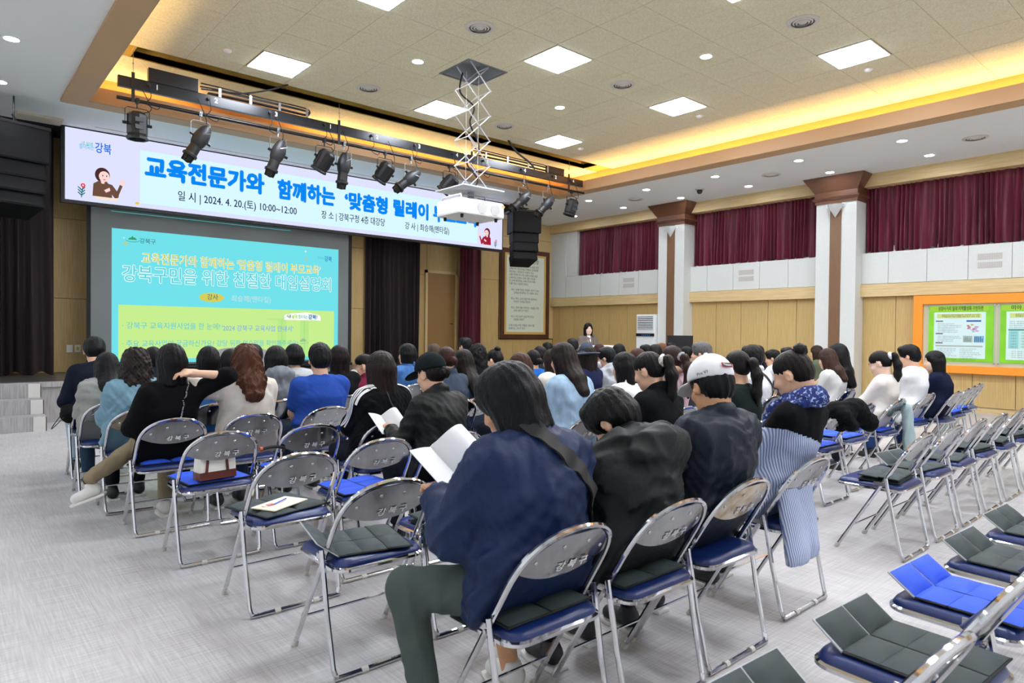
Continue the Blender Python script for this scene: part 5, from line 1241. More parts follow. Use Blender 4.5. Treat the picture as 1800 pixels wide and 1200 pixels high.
P('person in black hooded jacket bent far forward over the lap', 2.09, 1.42, 1.169, **{'hx': 0.04, 'res': 0, 'male': 1, 'lean': 7, 'pitch': 46, 'yaw': 14, 'hair': ('short', '1d1c1b', 0.1, 0.008), 'top': '191d1d', 'kind': 'nylon', 'topk': 'jacket', 'legs': '1c1e22', 'stout': 1.02, 'bulk': 0.015, 'extra': ('bighood',)})
P('person in white baseball cap and dark navy bomber jacket', 2.62, 1.44, 1.298, **{'res': 0, 'male': 1, 'lean': -7, 'pitch': 22, 'yaw': -22, 'hair': ('short', '17181a', 0.1), 'top': '161f2c', 'kind': 'nylon', 'topk': 'jacket', 'legs': '2a2c30', 'stout': 1.06, 'bulk': 0.012, 'sk': 'd', 'extra': ('cap:eef0f2:f',)})
P('person with blue patterned scarf, black top and striped blue and white lower garment', 3.36, 1.50, 1.328, **{'res': 0, 'lean': -14, 'pitch': 26, 'yaw': 10, 'hair': ('bun', '211b1a', 0.1), 'top': '0d0e11', 'topk': 'knit', 'legs': '20242e', 'extra': ('scarf', 'half')})
P('person in black blazer with a white scrunchie, looking down', 3.47, 2.37, 1.293, **{'res': 0, 'lean': 0, 'pitch': 22, 'yaw': 14, 'hair': ('pony', '1d1a1a', 0.24), 'top': '101113', 'topk': 'suit', 'extra': ('tie:d8d4cc',)})
P('person in plain dark green black sweater behind the white cap', 4.50, 2.40, 1.292, **{'res': 1, 'lean': -1, 'pitch': 8, 'yaw': -8, 'hair': ('pony', '22201f', 0.24), 'top': '1b2424', 'topk': 'knit'})
P('person in cream cardigan with a low ponytail band, looking down, right side', 7.13, 2.40, 1.260, **{'res': 1, 'lean': -8, 'pitch': 26, 'yaw': 12, 'hair': ('pony', '1c1a1b', 0.17), 'top': 'e6dfd6', 'topk': 'knit', 'sk': 'l', 'extra': ('face', 'tie:e8e8ea')})
P('person in white sweater and glasses at the right of the audience', 8.19, 2.46, 1.310, **{'res': 1, 'male': 1, 'lean': -4, 'pitch': 14, 'yaw': 8, 'hair': ('short', '17171a', 0.1), 'top': 'f1f2f4', 'topk': 'knit', 'legs': '27406e', 'lh': (0.02, 0.5, 0.98), 'extra': ('face', 'glasses'), 'bulk': 0.015})
P('person in navy sweater farthest right in the audience', 8.78, 2.36, 1.243, **{'res': 1, 'lean': 3, 'pitch': 6, 'yaw': 28, 'hair': ('bob', '1b1819', 0.15), 'top': '141b33', 'topk': 'knit', 'legs': '24375c', 'sk': 'l', 'extra': ('face',)})
P('person in black tracksuit top with three white shoulder stripes', 2.38, 3.95, 1.250, **{'res': 0, 'lean': -6, 'pitch': 10, 'yaw': -3, 'hair': ('bob', '2a1d1c', 0.17, 0.012), 'top': '0f1114', 'topk': 'jacket', 'bulk': 0.005})
P('person in black cap and black shirt looking down beside the three striped jacket', 2.42, 3.25, 1.259, **{'res': 0, 'lean': 7, 'pitch': 16, 'yaw': 14, 'hair': ('lowbun', '1f1817', 0.1), 'top': '121413', 'kind': 'nylon', 'topk': 'shirt', 'extra': ('cap:141c1e:f',), 'lh': (-0.2, 0.5, 0.76), 'rh': (0.05, 0.52, 0.76)})
P('person in light blue denim jacket near the middle of the audience', 3.67, 3.30, 1.330, **{'res': 1, 'lean': 5, 'pitch': 14, 'yaw': 10, 'hair': ('long', '2b2120', 0.27), 'top': '9dbbd6', 'kind': 'denim', 'topk': 'shirt', 'bulk': 0.012})
P('person in light grey shirt directly behind the blue patterned scarf', 7.93, 3.20, 1.254, **{'res': 1, 'lean': 3, 'pitch': 12, 'hair': ('long', '4a322a', 0.24), 'top': 'c8c8c6', 'topk': 'shirt'})
P('person in beige coat with long black hair left of the cream cardigan', 8.20, 3.35, 1.301, **{'res': 1, 'lean': -14, 'pitch': 10, 'yaw': -6, 'hair': ('long', '16171a', 0.34, 0.01), 'top': 'bfa27c', 'topk': 'coat'})
P('person in white shirt crossed by a black bag strap behind the white cap', 6.36, 3.30, 1.293, **{'res': 1, 'male': 1, 'lean': 1, 'pitch': 8, 'hair': ('short', '201f1f', 0.1, 0.005), 'top': 'e8e9ec', 'topk': 'shirt'})
P('person in white blouse left of the raised pink sleeves', 4.26, 3.25, 1.252, **{'res': 1, 'lean': 1, 'pitch': 8, 'yaw': 8, 'hair': ('bob', '1a1818', 0.17), 'top': 'eceef2', 'topk': 'shirt'})
P('person in pink top with both arms raised behind the head and a grey scrunchie', 4.81, 3.25, 1.308, **{'res': 1, 'lean': -5, 'pitch': 2, 'yaw': -6, 'hair': ('pony', '3a2824', 0.26), 'top': 'e3c3cb', 'topk': 'shirt', 'lh': (-0.08, 0.1, 1.1), 'extra': ('tie:9aa0a8', 'rolled')})
P('person in dark top with silvery grey head of hair behind the white cap', 6.63, 4.10, 1.308, **{'res': 1, 'male': 1, 'lean': -1, 'pitch': 4, 'yaw': 24, 'hair': ('short', '6d6c6d', 0.1, 0.006), 'top': '3a3c44', 'topk': 'knit'})
P('person in brown bob and white top in front of the navy windbreaker', 3.89, 4.10, 1.221, **{'res': 1, 'lean': 3, 'pitch': 10, 'hair': ('bob', '4a2e22', 0.15, 0.006), 'top': 'e8e8ec', 'topk': 'shirt'})
P('person in black blazer scratching the back of the neck with a raised arm', 1.24, 4.90, 1.296, **{'res': 0, 'lean': -14, 'pitch': 4, 'yaw': 16, 'hair': ('bob', '141315', 0.15, 0.002), 'top': '0d0d0f', 'topk': 'suit', 'legs': '8a7d66', 'rh': (0.11, 0.01, 1.09), 'lh': (-0.2, 0.42, 0.7), 'kn': ((-0.1, 0.56, 0.55), (0.1, 0.6, 0.515)), 'an': ((-0.42, 0.48, 0.3), (0.06, 0.55, 0.09)), 'extra': ('bareR', 'white_shoes'), 'bulk': 0.0})
P('person in cream shirt with wavy auburn hair in front of the screen', 1.77, 4.86, 1.289, **{'res': 0, 'lean': -3, 'pitch': 6, 'hair': ('long', '5a3422', 0.24, 0.01), 'top': 'd6cec2', 'topk': 'shirt', 'legs': '2a3550', 'lh': (-0.25, 0.34, 1.0), 'extra': ('wavy', 'rolled'), 'bulk': 0.015})
P('person in royal blue tee shirt with bare forearms', 2.40, 4.96, 1.289, **{'res': 0, 'male': 1, 'lean': -1, 'pitch': 6, 'yaw': -14, 'hair': ('short', '18181a', 0.1, 0.006), 'top': '27499c', 'topk': 'tee', 'stout': 1.1, 'legs': '2a3448', 'extra': ('glasses',)})
P('person with claw clip and slate top right of the black cap', 3.58, 4.80, 1.267, **{'res': 1, 'lean': 1, 'pitch': 8, 'hair': ('lowbun', '432a24', 0.1), 'top': '3c4656', 'topk': 'shirt'})
P('person in slate blue dress and long straight dark hair behind the black cap', 3.83, 4.86, 1.237, **{'res': 1, 'lean': 3, 'pitch': 8, 'hair': ('long', '241c1c', 0.32), 'top': '54647a', 'topk': 'shirt'})
P('person wearing a navy bucket hat and navy sweater', 5.57, 4.90, 1.256, **{'res': 1, 'lean': -1, 'pitch': 6, 'hair': ('bob', '231b19', 0.17, 0.012), 'top': '1b2140', 'topk': 'knit', 'extra': ('bucket',)})
P('person in grey hooded sweatshirt and face mask beside the bucket hat', 5.93, 4.87, 1.240, **{'res': 1, 'lean': 1, 'pitch': 10, 'yaw': 24, 'hair': ('short', '17181a', 0.1, 0.006), 'top': 'b4b8bc', 'topk': 'hood', 'extra': ('mask',)})
P('person in olive top between the white cap and the scarf, partly hidden', 11.31, 4.90, 1.236, **{'res': 2, 'lean': 1, 'pitch': 6, 'hair': ('bob', '3c2a22', 0.15), 'top': '5c6450', 'topk': 'knit'})
P('person in white shirt with glasses looking left, behind the scarf', 9.28, 4.60, 1.185, **{'res': 1, 'male': 1, 'lean': 1, 'pitch': 12, 'yaw': 25, 'hair': ('short', '1c1c1d', 0.1), 'top': 'e9ebee', 'topk': 'shirt', 'extra': ('glasses',)})
P('person in white hoodie and rosy brown hair beside the pink top', 6.47, 4.87, 1.223, **{'res': 2, 'lean': 1, 'pitch': 6, 'hair': ('bob', '4a2c28', 0.14), 'top': 'd8d6d6', 'topk': 'hood'})
P('person in teal shirt jacket with long shirt tail at the left', 1.19, 5.62, 1.238, **{'res': 0, 'lean': 0, 'pitch': 12, 'yaw': -8, 'hair': ('bob', '2a201f', 0.18, 0.018), 'top': '6b8fa0', 'kind': 'nylon', 'topk': 'coat', 'legs': '181a20', 'extra': ('wavy',), 'bulk': 0.01, 'lh': (-0.1, 0.5, 0.72)})
P('person in blue and white top behind the raised black sleeve', 1.75, 5.70, 1.257, **{'res': 1, 'lean': -1, 'pitch': 4, 'hair': ('bob', '141416', 0.13), 'top': '3f6fae', 'topk': 'shirt'})
P('person in grey washed denim jacket beside the wavy auburn hair', 2.33, 5.68, 1.254, **{'res': 1, 'lean': 1, 'pitch': 8, 'hair': ('bob', '1d1a1b', 0.17, 0.006), 'top': '777e86', 'kind': 'denim', 'topk': 'hood'})
P('person in black sweater with glossy bob right of the royal blue shirt', 2.94, 5.70, 1.262, **{'res': 1, 'lean': -1, 'pitch': 4, 'hair': ('bob', '241b1c', 0.15), 'top': '111214', 'topk': 'knit'})
P('person in face mask turned left in front of the dark stage curtain', 3.22, 5.72, 1.176, **{'res': 1, 'lean': -3, 'pitch': 4, 'yaw': 62, 'hair': ('lowbun', '1c1718', 0.1), 'top': '7a2440', 'topk': 'shirt', 'extra': ('mask',)})
P('person with dark topknot bun and cream patterned scarf looking down', 4.97, 5.70, 1.205, **{'res': 1, 'lean': 7, 'pitch': 20, 'yaw': 16, 'hair': ('bun', '151416', 0.1, 0.004), 'top': 'e0d9c4', 'topk': 'shirt'})
P('person with hair clip and bright blue top left of the denim jacket', 5.48, 5.70, 1.197, **{'res': 1, 'lean': -1, 'pitch': 4, 'hair': ('lowbun', '201b1c', 0.1), 'top': '1f62b4', 'topk': 'knit'})
P('person in royal blue cardigan looking left behind the white strapped shirt', 10.56, 5.60, 1.225, **{'res': 1, 'lean': -3, 'pitch': 2, 'yaw': 35, 'hair': ('long', '1f1a1a', 0.24), 'top': '244a9a', 'topk': 'knit'})
P('person in charcoal top in front of the brown striped pillar', 8.66, 5.70, 1.222, **{'res': 2, 'lean': -1, 'pitch': 5, 'hair': ('pony', '1d1b1b', 0.14), 'top': '3c3c40', 'topk': 'knit'})
P('person in light brown top just behind the pink top', 9.13, 6.50, 1.249, **{'res': 2, 'lean': -1, 'pitch': 5, 'hair': ('short', '7a5234', 0.1), 'top': '8a7864', 'topk': 'knit'})
P('person in light grey hooded coat with long black hair at the left', 1.12, 6.28, 1.191, **{'res': 1, 'lean': 7, 'pitch': 10, 'yaw': 6, 'hair': ('long', '151517', 0.3, 0.004), 'top': '8d908c', 'kind': 'nylon', 'topk': 'coat', 'legs': '2a3c50', 'extra': ('fronthair',), 'bulk': 0.01})
P('person in black top half hidden behind the wavy auburn hair', 2.15, 6.40, 1.212, **{'res': 2, 'lean': -1, 'pitch': 4, 'hair': ('bob', '161517', 0.13), 'top': '121214', 'topk': 'knit'})
P('person in pale grey sweater with a short rounded bob', 2.80, 6.42, 1.253, **{'res': 1, 'lean': -1, 'pitch': 8, 'hair': ('bob', '15171a', 0.085, 0.006), 'top': 'b9bdc0', 'topk': 'knit'})
P('person in mid blue denim jacket looking left before the stage curtain', 4.20, 6.50, 1.254, **{'res': 1, 'lean': -3, 'pitch': 2, 'yaw': 28, 'hair': ('bob', '17181b', 0.1, 0.004), 'top': '3c70b0', 'kind': 'denim', 'topk': 'shirt'})
P('person in black top holding a phone up in front of the chest', 5.20, 6.40, 1.245, **{'res': 1, 'lean': 1, 'pitch': 10, 'yaw': 6, 'hair': ('bob', '161618', 0.19, 0.012), 'top': '101114', 'topk': 'knit', 'lh': (-0.14, 0.42, 0.98), 'rh': (-0.06, 0.44, 0.95), 'extra': ('wavy',)})
P('person in dark top with smooth dark head right of the blue topped neighbour', 6.30, 6.45, 1.217, **{'res': 2, 'lean': -1, 'pitch': 4, 'hair': ('bob', '1f1718', 0.12), 'top': '20242c', 'topk': 'knit'})
P('person in black top whose dark head shows right of the bucket hat', 7.91, 6.40, 1.245, **{'res': 2, 'lean': -1, 'pitch': 4, 'hair': ('bob', '19181a', 0.14), 'top': '1c1e22', 'topk': 'knit'})
P('person in dark top left of the air conditioner, second from last row', 8.58, 6.40, 1.225, **{'res': 2, 'male': 1, 'lean': -1, 'pitch': 4, 'hair': ('short', '1c1a1b', 0.1), 'top': '2c3038', 'topk': 'knit'})
P('person in khaki top, greyish head above the black cap', 4.99, 7.10, 1.239, **{'res': 2, 'lean': -1, 'pitch': 4, 'hair': ('short', '5a4a40', 0.1), 'top': '4e4a40', 'topk': 'knit'})
P('person in dark navy sweater and pale jeans with a black shoulder bag, far left', 1.17, 7.05, 1.306, **{'res': 1, 'male': 1, 'lean': 25, 'pitch': 12, 'yaw': -6, 'hair': ('short', '1b1a1b', 0.1, 0.01), 'top': '101624', 'topk': 'knit', 'legs': 'a9bccb'})
P('person in navy puffer jacket between teal shirt and black blazer', 1.64, 7.10, 1.220, **{'res': 2, 'lean': -1, 'pitch': 4, 'hair': ('bob', '1c1819', 0.12), 'top': '1c2434', 'topk': 'jacket'})
P('person with short dark hair in front of the grey stage desk', 2.65, 7.15, 1.238, **{'res': 2, 'male': 1, 'lean': -1, 'pitch': 4, 'hair': ('short', '17171a', 0.1), 'top': '24262c', 'topk': 'knit'})
P('person in dark suit seen in front of the door at the stage', 6.27, 8.10, 1.304, **{'res': 1, 'male': 1, 'lean': -1, 'pitch': 6, 'yaw': 10, 'hair': ('short', '141518', 0.1, 0.005), 'top': '151a28', 'topk': 'suit'})
P('person in black jacket with white shoulder stripe below the framed charter', 8.04, 8.10, 1.230, **{'res': 1, 'male': 1, 'lean': -1, 'pitch': 4, 'yaw': -20, 'hair': ('short', '17171a', 0.1), 'top': '121316', 'topk': 'jacket'})
P('person in dark jacket, top of head seen above the long dark hair', 8.57, 8.00, 1.302, **{'res': 2, 'male': 1, 'lean': -1, 'pitch': 4, 'hair': ('short', '2a2a2c', 0.1), 'top': '22242a', 'topk': 'jacket'})
P('person in maroon top below the speaking presenter', 8.36, 7.20, 1.228, **{'res': 2, 'lean': -1, 'pitch': 4, 'hair': ('bob', '4a2c28', 0.1), 'top': '5a3038', 'topk': 'knit'})
P('person in black cap of hair left of the brown striped pillar', 10.34, 7.20, 1.233, **{'res': 2, 'male': 1, 'lean': -1, 'pitch': 4, 'hair': ('short', '17181b', 0.1), 'top': '202228', 'topk': 'knit'})
P('person in grey top, dark head between the bucket hat rows and pillar', 7.88, 5.70, 1.251, **{'res': 2, 'lean': -1, 'pitch': 4, 'hair': ('bob', '221d1d', 0.12), 'top': '54565c', 'topk': 'knit'})
P('person in cream cardigan seen right of the long haired denim jacket shoulder', 4.97, 4.85, 1.229, **{'res': 2, 'lean': -1, 'pitch': 6, 'hair': ('bob', '2c201e', 0.13), 'top': 'ddd8cc', 'topk': 'knit'})
P('person in dark knit, dark head left of the long black haired beige coat', 8.88, 4.20, 1.239, **{'res': 2, 'lean': -1, 'pitch': 6, 'hair': ('short', '1f1d1e', 0.1), 'top': '34343a', 'topk': 'knit'})




#@@PROPS
# ------------------------------------------------------------ empty chairs
def E_(x, y, label, mk=None, mc='dark', ml=None, letter=1, rz=0, mrz=0):
    c = chair(x, y, label, rz=rz, letter=letter)
    if mk: seat_mat(x, y, mk, mc, ml or label.replace('steel folding chair', mc.replace('dark', 'dark grey')+' quilted mat on the seat'), rz=mrz)
E_(1.43, 2.37, 'empty steel folding chair left of the navy windbreaker with crumpled dark mat', 'back', 'dark', 'dark grey quilted mat, leaf raised, on the chair left of the navy windbreaker', mrz=1.35)
E_(1.38, 3.16, 'empty steel folding chair holding a dark mat and a cream booklet', 'flat', 'dark', 'dark grey quilted mat under the cream booklet', mrz=.25)
E_(1.31, 4.1, 'empty steel folding chair holding the white and brown tote bag', 'flat', 'blue', 'bright blue quilted mat under the white and brown tote bag', mrz=.1)
E_(1.86, 4.08, 'empty steel folding chair behind the royal blue tee shirt, blue mat on it', 'flat', 'blue', 'blue quilted mat on the chair behind the royal blue tee shirt')
E_(1.93, 3.30, 'empty steel folding chair behind the black tracksuit top', 'flat', 'blue', 'blue quilted mat on the empty chair behind the black tracksuit top')
E_(1.95, 2.42, 'steel folding chair mostly hidden behind the navy windbreaker', 'folded', 'dark', 'dark grey mat on the chair hidden behind the navy windbreaker')
E_(2.45, 2.4, 'steel folding chair hidden between the navy windbreaker and the black hooded jacket')
E_(2.97, 2.38, 'steel folding chair in front of the person in the black hooded jacket')
E_(4.0, 2.37, 'empty steel folding chair ahead of the white cap')
E_(5.2, 2.42, 'steel folding chair just right of the patterned scarf, rail only visible')
E_(5.72, 2.35, 'steel folding chair with a black coat hung over its back', 'flat', 'blue', 'blue quilted mat on the chair with the black coat')
E_(6.42, 2.42, 'steel folding chair between the black coat and the cream cardigan', 'flat', 'blue', 'blue quilted mat beside the cream cardigan')
E_(9.40, 2.42, 'empty steel folding chair right of the navy sweater', 'folded', 'blue', 'blue folded mat on the chair right of the navy sweater')
E_(9.98, 2.5, 'second empty steel folding chair right of the navy sweater', 'folded', 'blue', 'blue folded mat on the second chair right of the navy sweater')
E_(10.6, 2.6, 'last steel folding chair of the row of the navy sweater, near the wall')
E_(7.2, 3.3, 'empty steel folding chair in front of the cream cardigan')
E_(5.5, 3.3, 'empty steel folding chair in the third row behind the pink top')
nm5 = ['first', 'second', 'third', 'fourth', 'fifth', 'sixth', 'seventh']
for k, (x, kind) in enumerate([(4.75, 'folded'), (5.36, 'flap'), (5.94, 'flap'), (6.53, 'folded'), (7.13, 'folded'), (7.75, 'folded'), (8.35, 'folded')]):
    E_(x, 1.44, 'empty steel folding chair, %s from the striped garment in the right block' % nm5[k], kind, 'dark', 'dark grey mat on the %s empty chair from the striped garment' % nm5[k], letter=0, mrz=.1*(-1)**k)
for k, x in enumerate((8.3, 9.0, 9.6)):
    E_(x, .75+.12*k, 'empty steel folding chair at the right edge with flat grey mat, %s one' % nm5[k], 'back', 'dark', 'flat dark grey quilted mat at the right edge of the picture, %s one' % nm5[k], letter=0)
for k, (x, y, mc) in enumerate([(1.55, .41, 'dark'), (2.16, .41, 'blue'), (2.78, .42, 'dark'), (3.38, .42, 'dark'), (4.0, .43, 'dark')]):
    c = chair(x, y, ['nearest steel folding chair at the lower right corner', 'second steel folding chair at the lower right corner', 'third steel folding chair at the lower right edge', 'fourth steel folding chair at the lower right edge', 'fifth steel folding chair at the lower right edge'][k], rz=-.05, letter=0)
    seat_mat(x+.02, y-.02, 'back', ['dark', 'dark', 'blue', 'dark', 'dark'][k], ['dark grey quilted mat, half raised, nearest lower right corner', 'dark grey quilted mat with upright leaf left of the bright blue one', 'bright blue quilted mat at the lower right edge', 'dark grey quilted mat above the bright blue one at the right edge', 'farther dark grey quilted mat at the right edge of the row'][k], rz=-.05, z=.47)
# mats under sitters that show
for x, y, mc, lb in ((1.55, 1.44, 'dark', 'black mat squeezed under the navy windbreaker'), (2.09, 1.42, 'dark', 'dark mat squeezed under the black hooded jacket'), (1.25, 4.9, 'blue', 'blue mat under the black blazer with raised arm'), (8.19, 2.46, 'blue', 'blue mat under the white sweater and glasses'), (7.13, 2.4, 'blue', 'blue mat under the cream cardigan')):
    seat_mat(x, y, 'flat', mc, 'quilted '+lb, z=.466)
# ------------------------------------------------------------ belongings
paper = mat('paper', 'eef0f2', .6, var=.03)
def booklet(label, x, y, z, rz, tilt, w_, h_, open_=20, curl=True, roll=0):
    t = thing('booklet', label, 'book', (x, y, z)); t.rotation_euler = (math.radians(tilt), math.radians(roll), rz)
    for s_ in (-1, 1):
        n = 8; vs = []
        for i in range(n+1):
            u = i/n; a = math.radians(open_); xx = s_*w_*u*math.cos(a); zz = w_*u*math.sin(a)+(.03*math.sin(PI*u)*(1.6 if s_ > 0 and curl else .2))
            for yy in (-h_/2, h_/2): vs += [(xx, yy, zz), (xx, yy, zz+.003)]
        fs = []
        for i in range(n):
            a = i*4; b = a+4; fs += [(a, b, b+2, a+2), (a+1, a+3, b+3, b+1), (a, a+1, b+1, b), (a+2, b+2, b+3, a+3)]
        fs += [(0, 2, 3, 1), (n*4, n*4+1, n*4+3, n*4+2)]
        pg = MB().add(vs, fs).obj('page', paper, t, smooth=True)
    l = MB()
    for k in range(7): l.box(-w_*.85, -w_*.2-(.02*(k % 3)), -h_*.35+k*.03, -h_*.35+k*.03+.002, .02+.0, .0215)
    t['x_'] = 1; del t['x_']
    return t
booklet('open white booklet held by the person in the navy windbreaker', 1.49, 2.07, .87, .25, 42, .165, .24, 22, True, -12)
booklet('open white booklet held by the person in the black cap', 2.26, 3.85, .77, .15, 40, .13, .19, 18)
booklet('open white booklet on the lap of the person in light grey shirt', 8.0, 3.75, .72, 0, 30, .16, .22, 12)
t = thing('phone', 'pale blue screened phone held up by the person in the black top', 'phone', (5.18, 6.86, .93)); t.rotation_euler = (math.radians(60), 0, .15)
MB().box(-.038, .038, -.078, .078, -.004, .004).obj('case', black_metal, t, bevel=.003); MB().box(-.034, .034, -.072, .072, .004, .0046).obj('screen', emat('phone_lit', 'a8d8f0', .9), t)
MB().box(-.034, .034, -.072, .072, -.0052, -.004).obj('back_cover', mat('phone_back', '9cc4dc', .3), t)
# tote bag
t = thing('tote_bag', 'white canvas tote bag with brown leather base and straps on blue mat', 'bag', (1.30, 4.27, .487), .15); t.scale = (.82, .9, 1.05)
sh = [(-.135, -.05), (.135, -.05), (.14, .0), (.135, .05), (-.135, .05), (-.14, 0)]
b = MB(); lv = [(0, 1.0), (.06, 1.0), (.16, .94), (.22, .84)]
vs = [(x*k, y*(k if z < .2 else .4), z) for z, k in lv for x, y in sh]; n = 6
b.add(vs, [(k*n+i, k*n+(i+1) % n, (k+1)*n+(i+1) % n, (k+1)*n+i) for k in range(3) for i in range(n)] + [tuple(range(n))[::-1], tuple(18+i for i in range(n))]).obj('canvas', mat('canvas_white', 'e9e6dc', .8, var=.08, bump=.3, bscale=(80, 80, 80)), t, bevel=.004)
leather = mat('brown_leather', '5a2a22', .4)
MB().add([(x*1.02, y*1.04, z) for z in (0, .045) for x, y in sh], [(i, (i+1) % 6, 6+(i+1) % 6, 6+i) for i in range(6)] + [tuple(range(6))[::-1]]).obj('leather_base', leather, t)
for sy in (-1, 1):
    for x0, x1 in ((-.09, -.075), (.07, .055)): MB().tube([(x0, sy*.056, .04), (x1, sy*.05, .16), (x1*.8, sy*.03, .22)], .011, 6, flat=.35, nrm=(0, 1, 0)).obj('strap', leather, t)
    MB().tube(catmull([(-.07, sy*.03, .2), (-.06, sy*.045, .24), (0, sy*.06, .25), (.05, sy*.045, .24), (.06, sy*.03, .2)], 4), .007, 6).obj('handle', leather, t, smooth=True)
t = tag(MB().cbox((0, 0, 0), (.26, .15, .006)).obj('leaflet', mat('cream_paper', 'f0e6c8', .6), bevel=.001), 'cream leaflet with blue pen lying on dark mat', 'paper'); t.location = (1.36, 3.40, .492); t.rotation_euler = (0, 0, .5)
p = thing('pen', 'white and blue pen on the cream leaflet', 'pen', (1.37, 3.41, .4995), .7)
MB().tube([(-.07, 0, .004), (.05, 0, .004)], .004, 8).obj('barrel', mat('pen_blue', '3a58c8', .3), p); MB().tube([(.05, 0, .004), (.068, 0, .004)], [.004, .001], 8).obj('tip', white_plastic, p)
p = thing('key_fob', 'small pink and black key ring beside the pen', 'key ring', (1.27, 3.37, .4965), .3)
MB().tube([(.014*math.cos(a), .014*math.sin(a), .003) for a in [2*PI*k/12 for k in range(12)]], .002, 5, closed=True).obj('ring', chrome_dull, p); MB().cbox((.03, 0, .004), (.035, .016, .008)).obj('tag', mat('pink_tag', 'd88a9a', .5), p)
p = thing('umbrella', 'black folded umbrella handle hooked on the chair with the tote bag', 'umbrella', (1.545, 4.16, .65))
MB().tube(catmull([(0, 0, 0), (.05, -.01, .01), (.11, -.01, .005), (.14, -.01, -.01), (.13, -.01, -.03)], 4), .011, 8).obj('handle', black_matte, p, smooth=True); MB().tube([(-.012, 0, 0), (.005, 0, 0)], .014, 8).obj('collar', mat('umbrella_red', 'b84a30', .5), p)
# black coat over a chair back, pale blue scarf over another
F = Field((-.36, -.2, .4), (.36, .35, .98), .011)
F.cone((-.2, .0, .80), (.16, -.02, .80), .05, .06, .04); F.cone((.1, -.03, .79), (.27, -.08, .66), .075, .075, .06, xs=1.3); F.cone((-.16, -.04, .76), (-.02, -.06, .66), .05, .05, .06, xs=1.5); F.cone((-.1, .06, .78), (.1, .09, .64), .06, .06, .06, xs=1.4)
F.warp(.012, 22, 3)
o = link(F.mesh('coat', cloth_mat('101112')), 'coat'); o.location = (5.74, 2.36, 0); tag(o, 'black knitted coat hung over a chair back behind the cream cardigan', 'coat')
F = Field((-.12, -.1, .1), (.12, .1, .9), .01); F.cone((-.02, 0, .68), (0, -.03, .25), .045, .05, .03, xs=1.5); F.cone((.03, .02, .66), (.03, 0, .34), .03, .035, .02); F.warp(.012, 34, 8, (1, 1, .3))
o = link(F.mesh('scarf', cloth_mat('a9bdbf')), 'scarf'); o.location = (7.33, 2.42, 0); tag(o, 'pale blue grey scarf hanging from the cream cardigan chair', 'scarf')
# ------------------------------------------------------------ worn extras
pr = lambda key: next(v for k, v in PEOPLE.items() if key in k)
n_ = pr('navy windbreaker'); P3, P2, P1 = n_['P3'], n_['P2'], n_['P1']
band(n_['top'], [P3+V3(-.05, -.02, .08), P3+V3(-.0, -.12, .03), P3+V3(.09, -.14, -.07), P2+V3(.17, -.13, -.03), P2+V3(.24, -.06, -.13), P1+V3(.24, .05, -.03)], .06, mat('black_webbing', '0c0c0e', .7), 'shoulder_strap', n_['root'], .006, 20, .013)
a_ = pr('tracksuit')
for k, off in enumerate((-.02, 0, .02)):
    for sd, i in ((-1, 0), (1, 1)):
        sh, el = a_['SH'][i], a_['EL'][i]; P3 = a_['P3']
        band(a_['top'], [P3+V3(sd*.055, -.06+off*.9, .05), (P3+sh)/2+V3(sd*.02, -.03+off, .09), sh+V3(sd*.06, -.02+off, .07), sh*.6+el*.4+V3(sd*.09, -.02+off, .0), el+V3(sd*.08, -.02+off, .0)], .0095, mat('white_stripe', 'eeeeee', .7), 'stripe', a_['root'], .003, 14, .008)
band(a_['top'], [a_['P3']+V3(-.03, -.06, .04), a_['P3']+V3(.0, -.14, -.08), a_['P2']+V3(.06, -.16, -.06), a_['P1']+V3(.13, -.15, .02)], .01, black_matte, 'bag_cord', a_['root'], .004, 14, .008)
c_ = pr('scratching')
ch = on_surface(c_['top'], catmull([c_['P3']+V3(.1, -.03, .05), c_['P3']+V3(.07, -.14, -.06), c_['P2']+V3(.05, -.16, -.05), c_['P1']+V3(.0, -.15, .02), c_['P1']+V3(-.09, -.15, -.03)], 16), .004)
b = MB()
for k, (p, nn) in enumerate(ch): b.cbox((p.x, p.y, p.z), (.008, .006, .006))
o = b.obj('bag_chain', mat('chain_silver', 'd4d0c8', .25, .9), c_['root']); o['kind'] = 'stuff'
w_ = pr('black bag strap'); band(w_['top'], [w_['P3']+V3(-.06, -.06, .03), w_['P3']+V3(.04, -.13, -.07), w_['P2']+V3(.13, -.12, -.08), w_['P1']+V3(.19, -.03, .02)], .035, black_matte, 'bag_strap', w_['root'], .004, 14, .008)
j_ = pr('white shoulder stripe'); band(j_['top'], [j_['P3']+V3(-.07, -.05, .04), j_['SH'][0]+V3(-.02, -.05, .06), j_['SH'][0]+V3(-.08, -.04, -.02)], .02, MC['white_stripe'], 'stripe', j_['root'], .003, 14, .008)
sc = pr('blue patterned scarf'); hc = sc['hr']
F = Field((-.3, -.08, .22), (.3, .3, .72), .01)
F.cone((-.1, .12, .62), (-.13, .045, .30), .09, .10, .03, ys=.4); F.cone((.05, .12, .62), (.0, .05, .33), .09, .09, .03, ys=.4); F.warp(.01, 30, 6, (1, 1, .3)); F.plane((0, 0, .27), (0, 0, -1))
link(F.mesh('garment_tail', cloth_mat('5f78b8', 'stripe')), 'garment_tail', sc['root'])
MB().tube([hc(-.03, -.06, .125), hc(0, -.08, .135), hc(.035, -.07, .125)], .006, 6, flat=.6).obj('hair_clip', mat('pink_clip', 'f0a0a8', .3), sc['root'], smooth=True)
cp = pr('white baseball cap'); Rm = cp['R']; M4 = Matrix([list(r_)+[0] for r_ in Rm]+[[0, 0, 0, 1]])
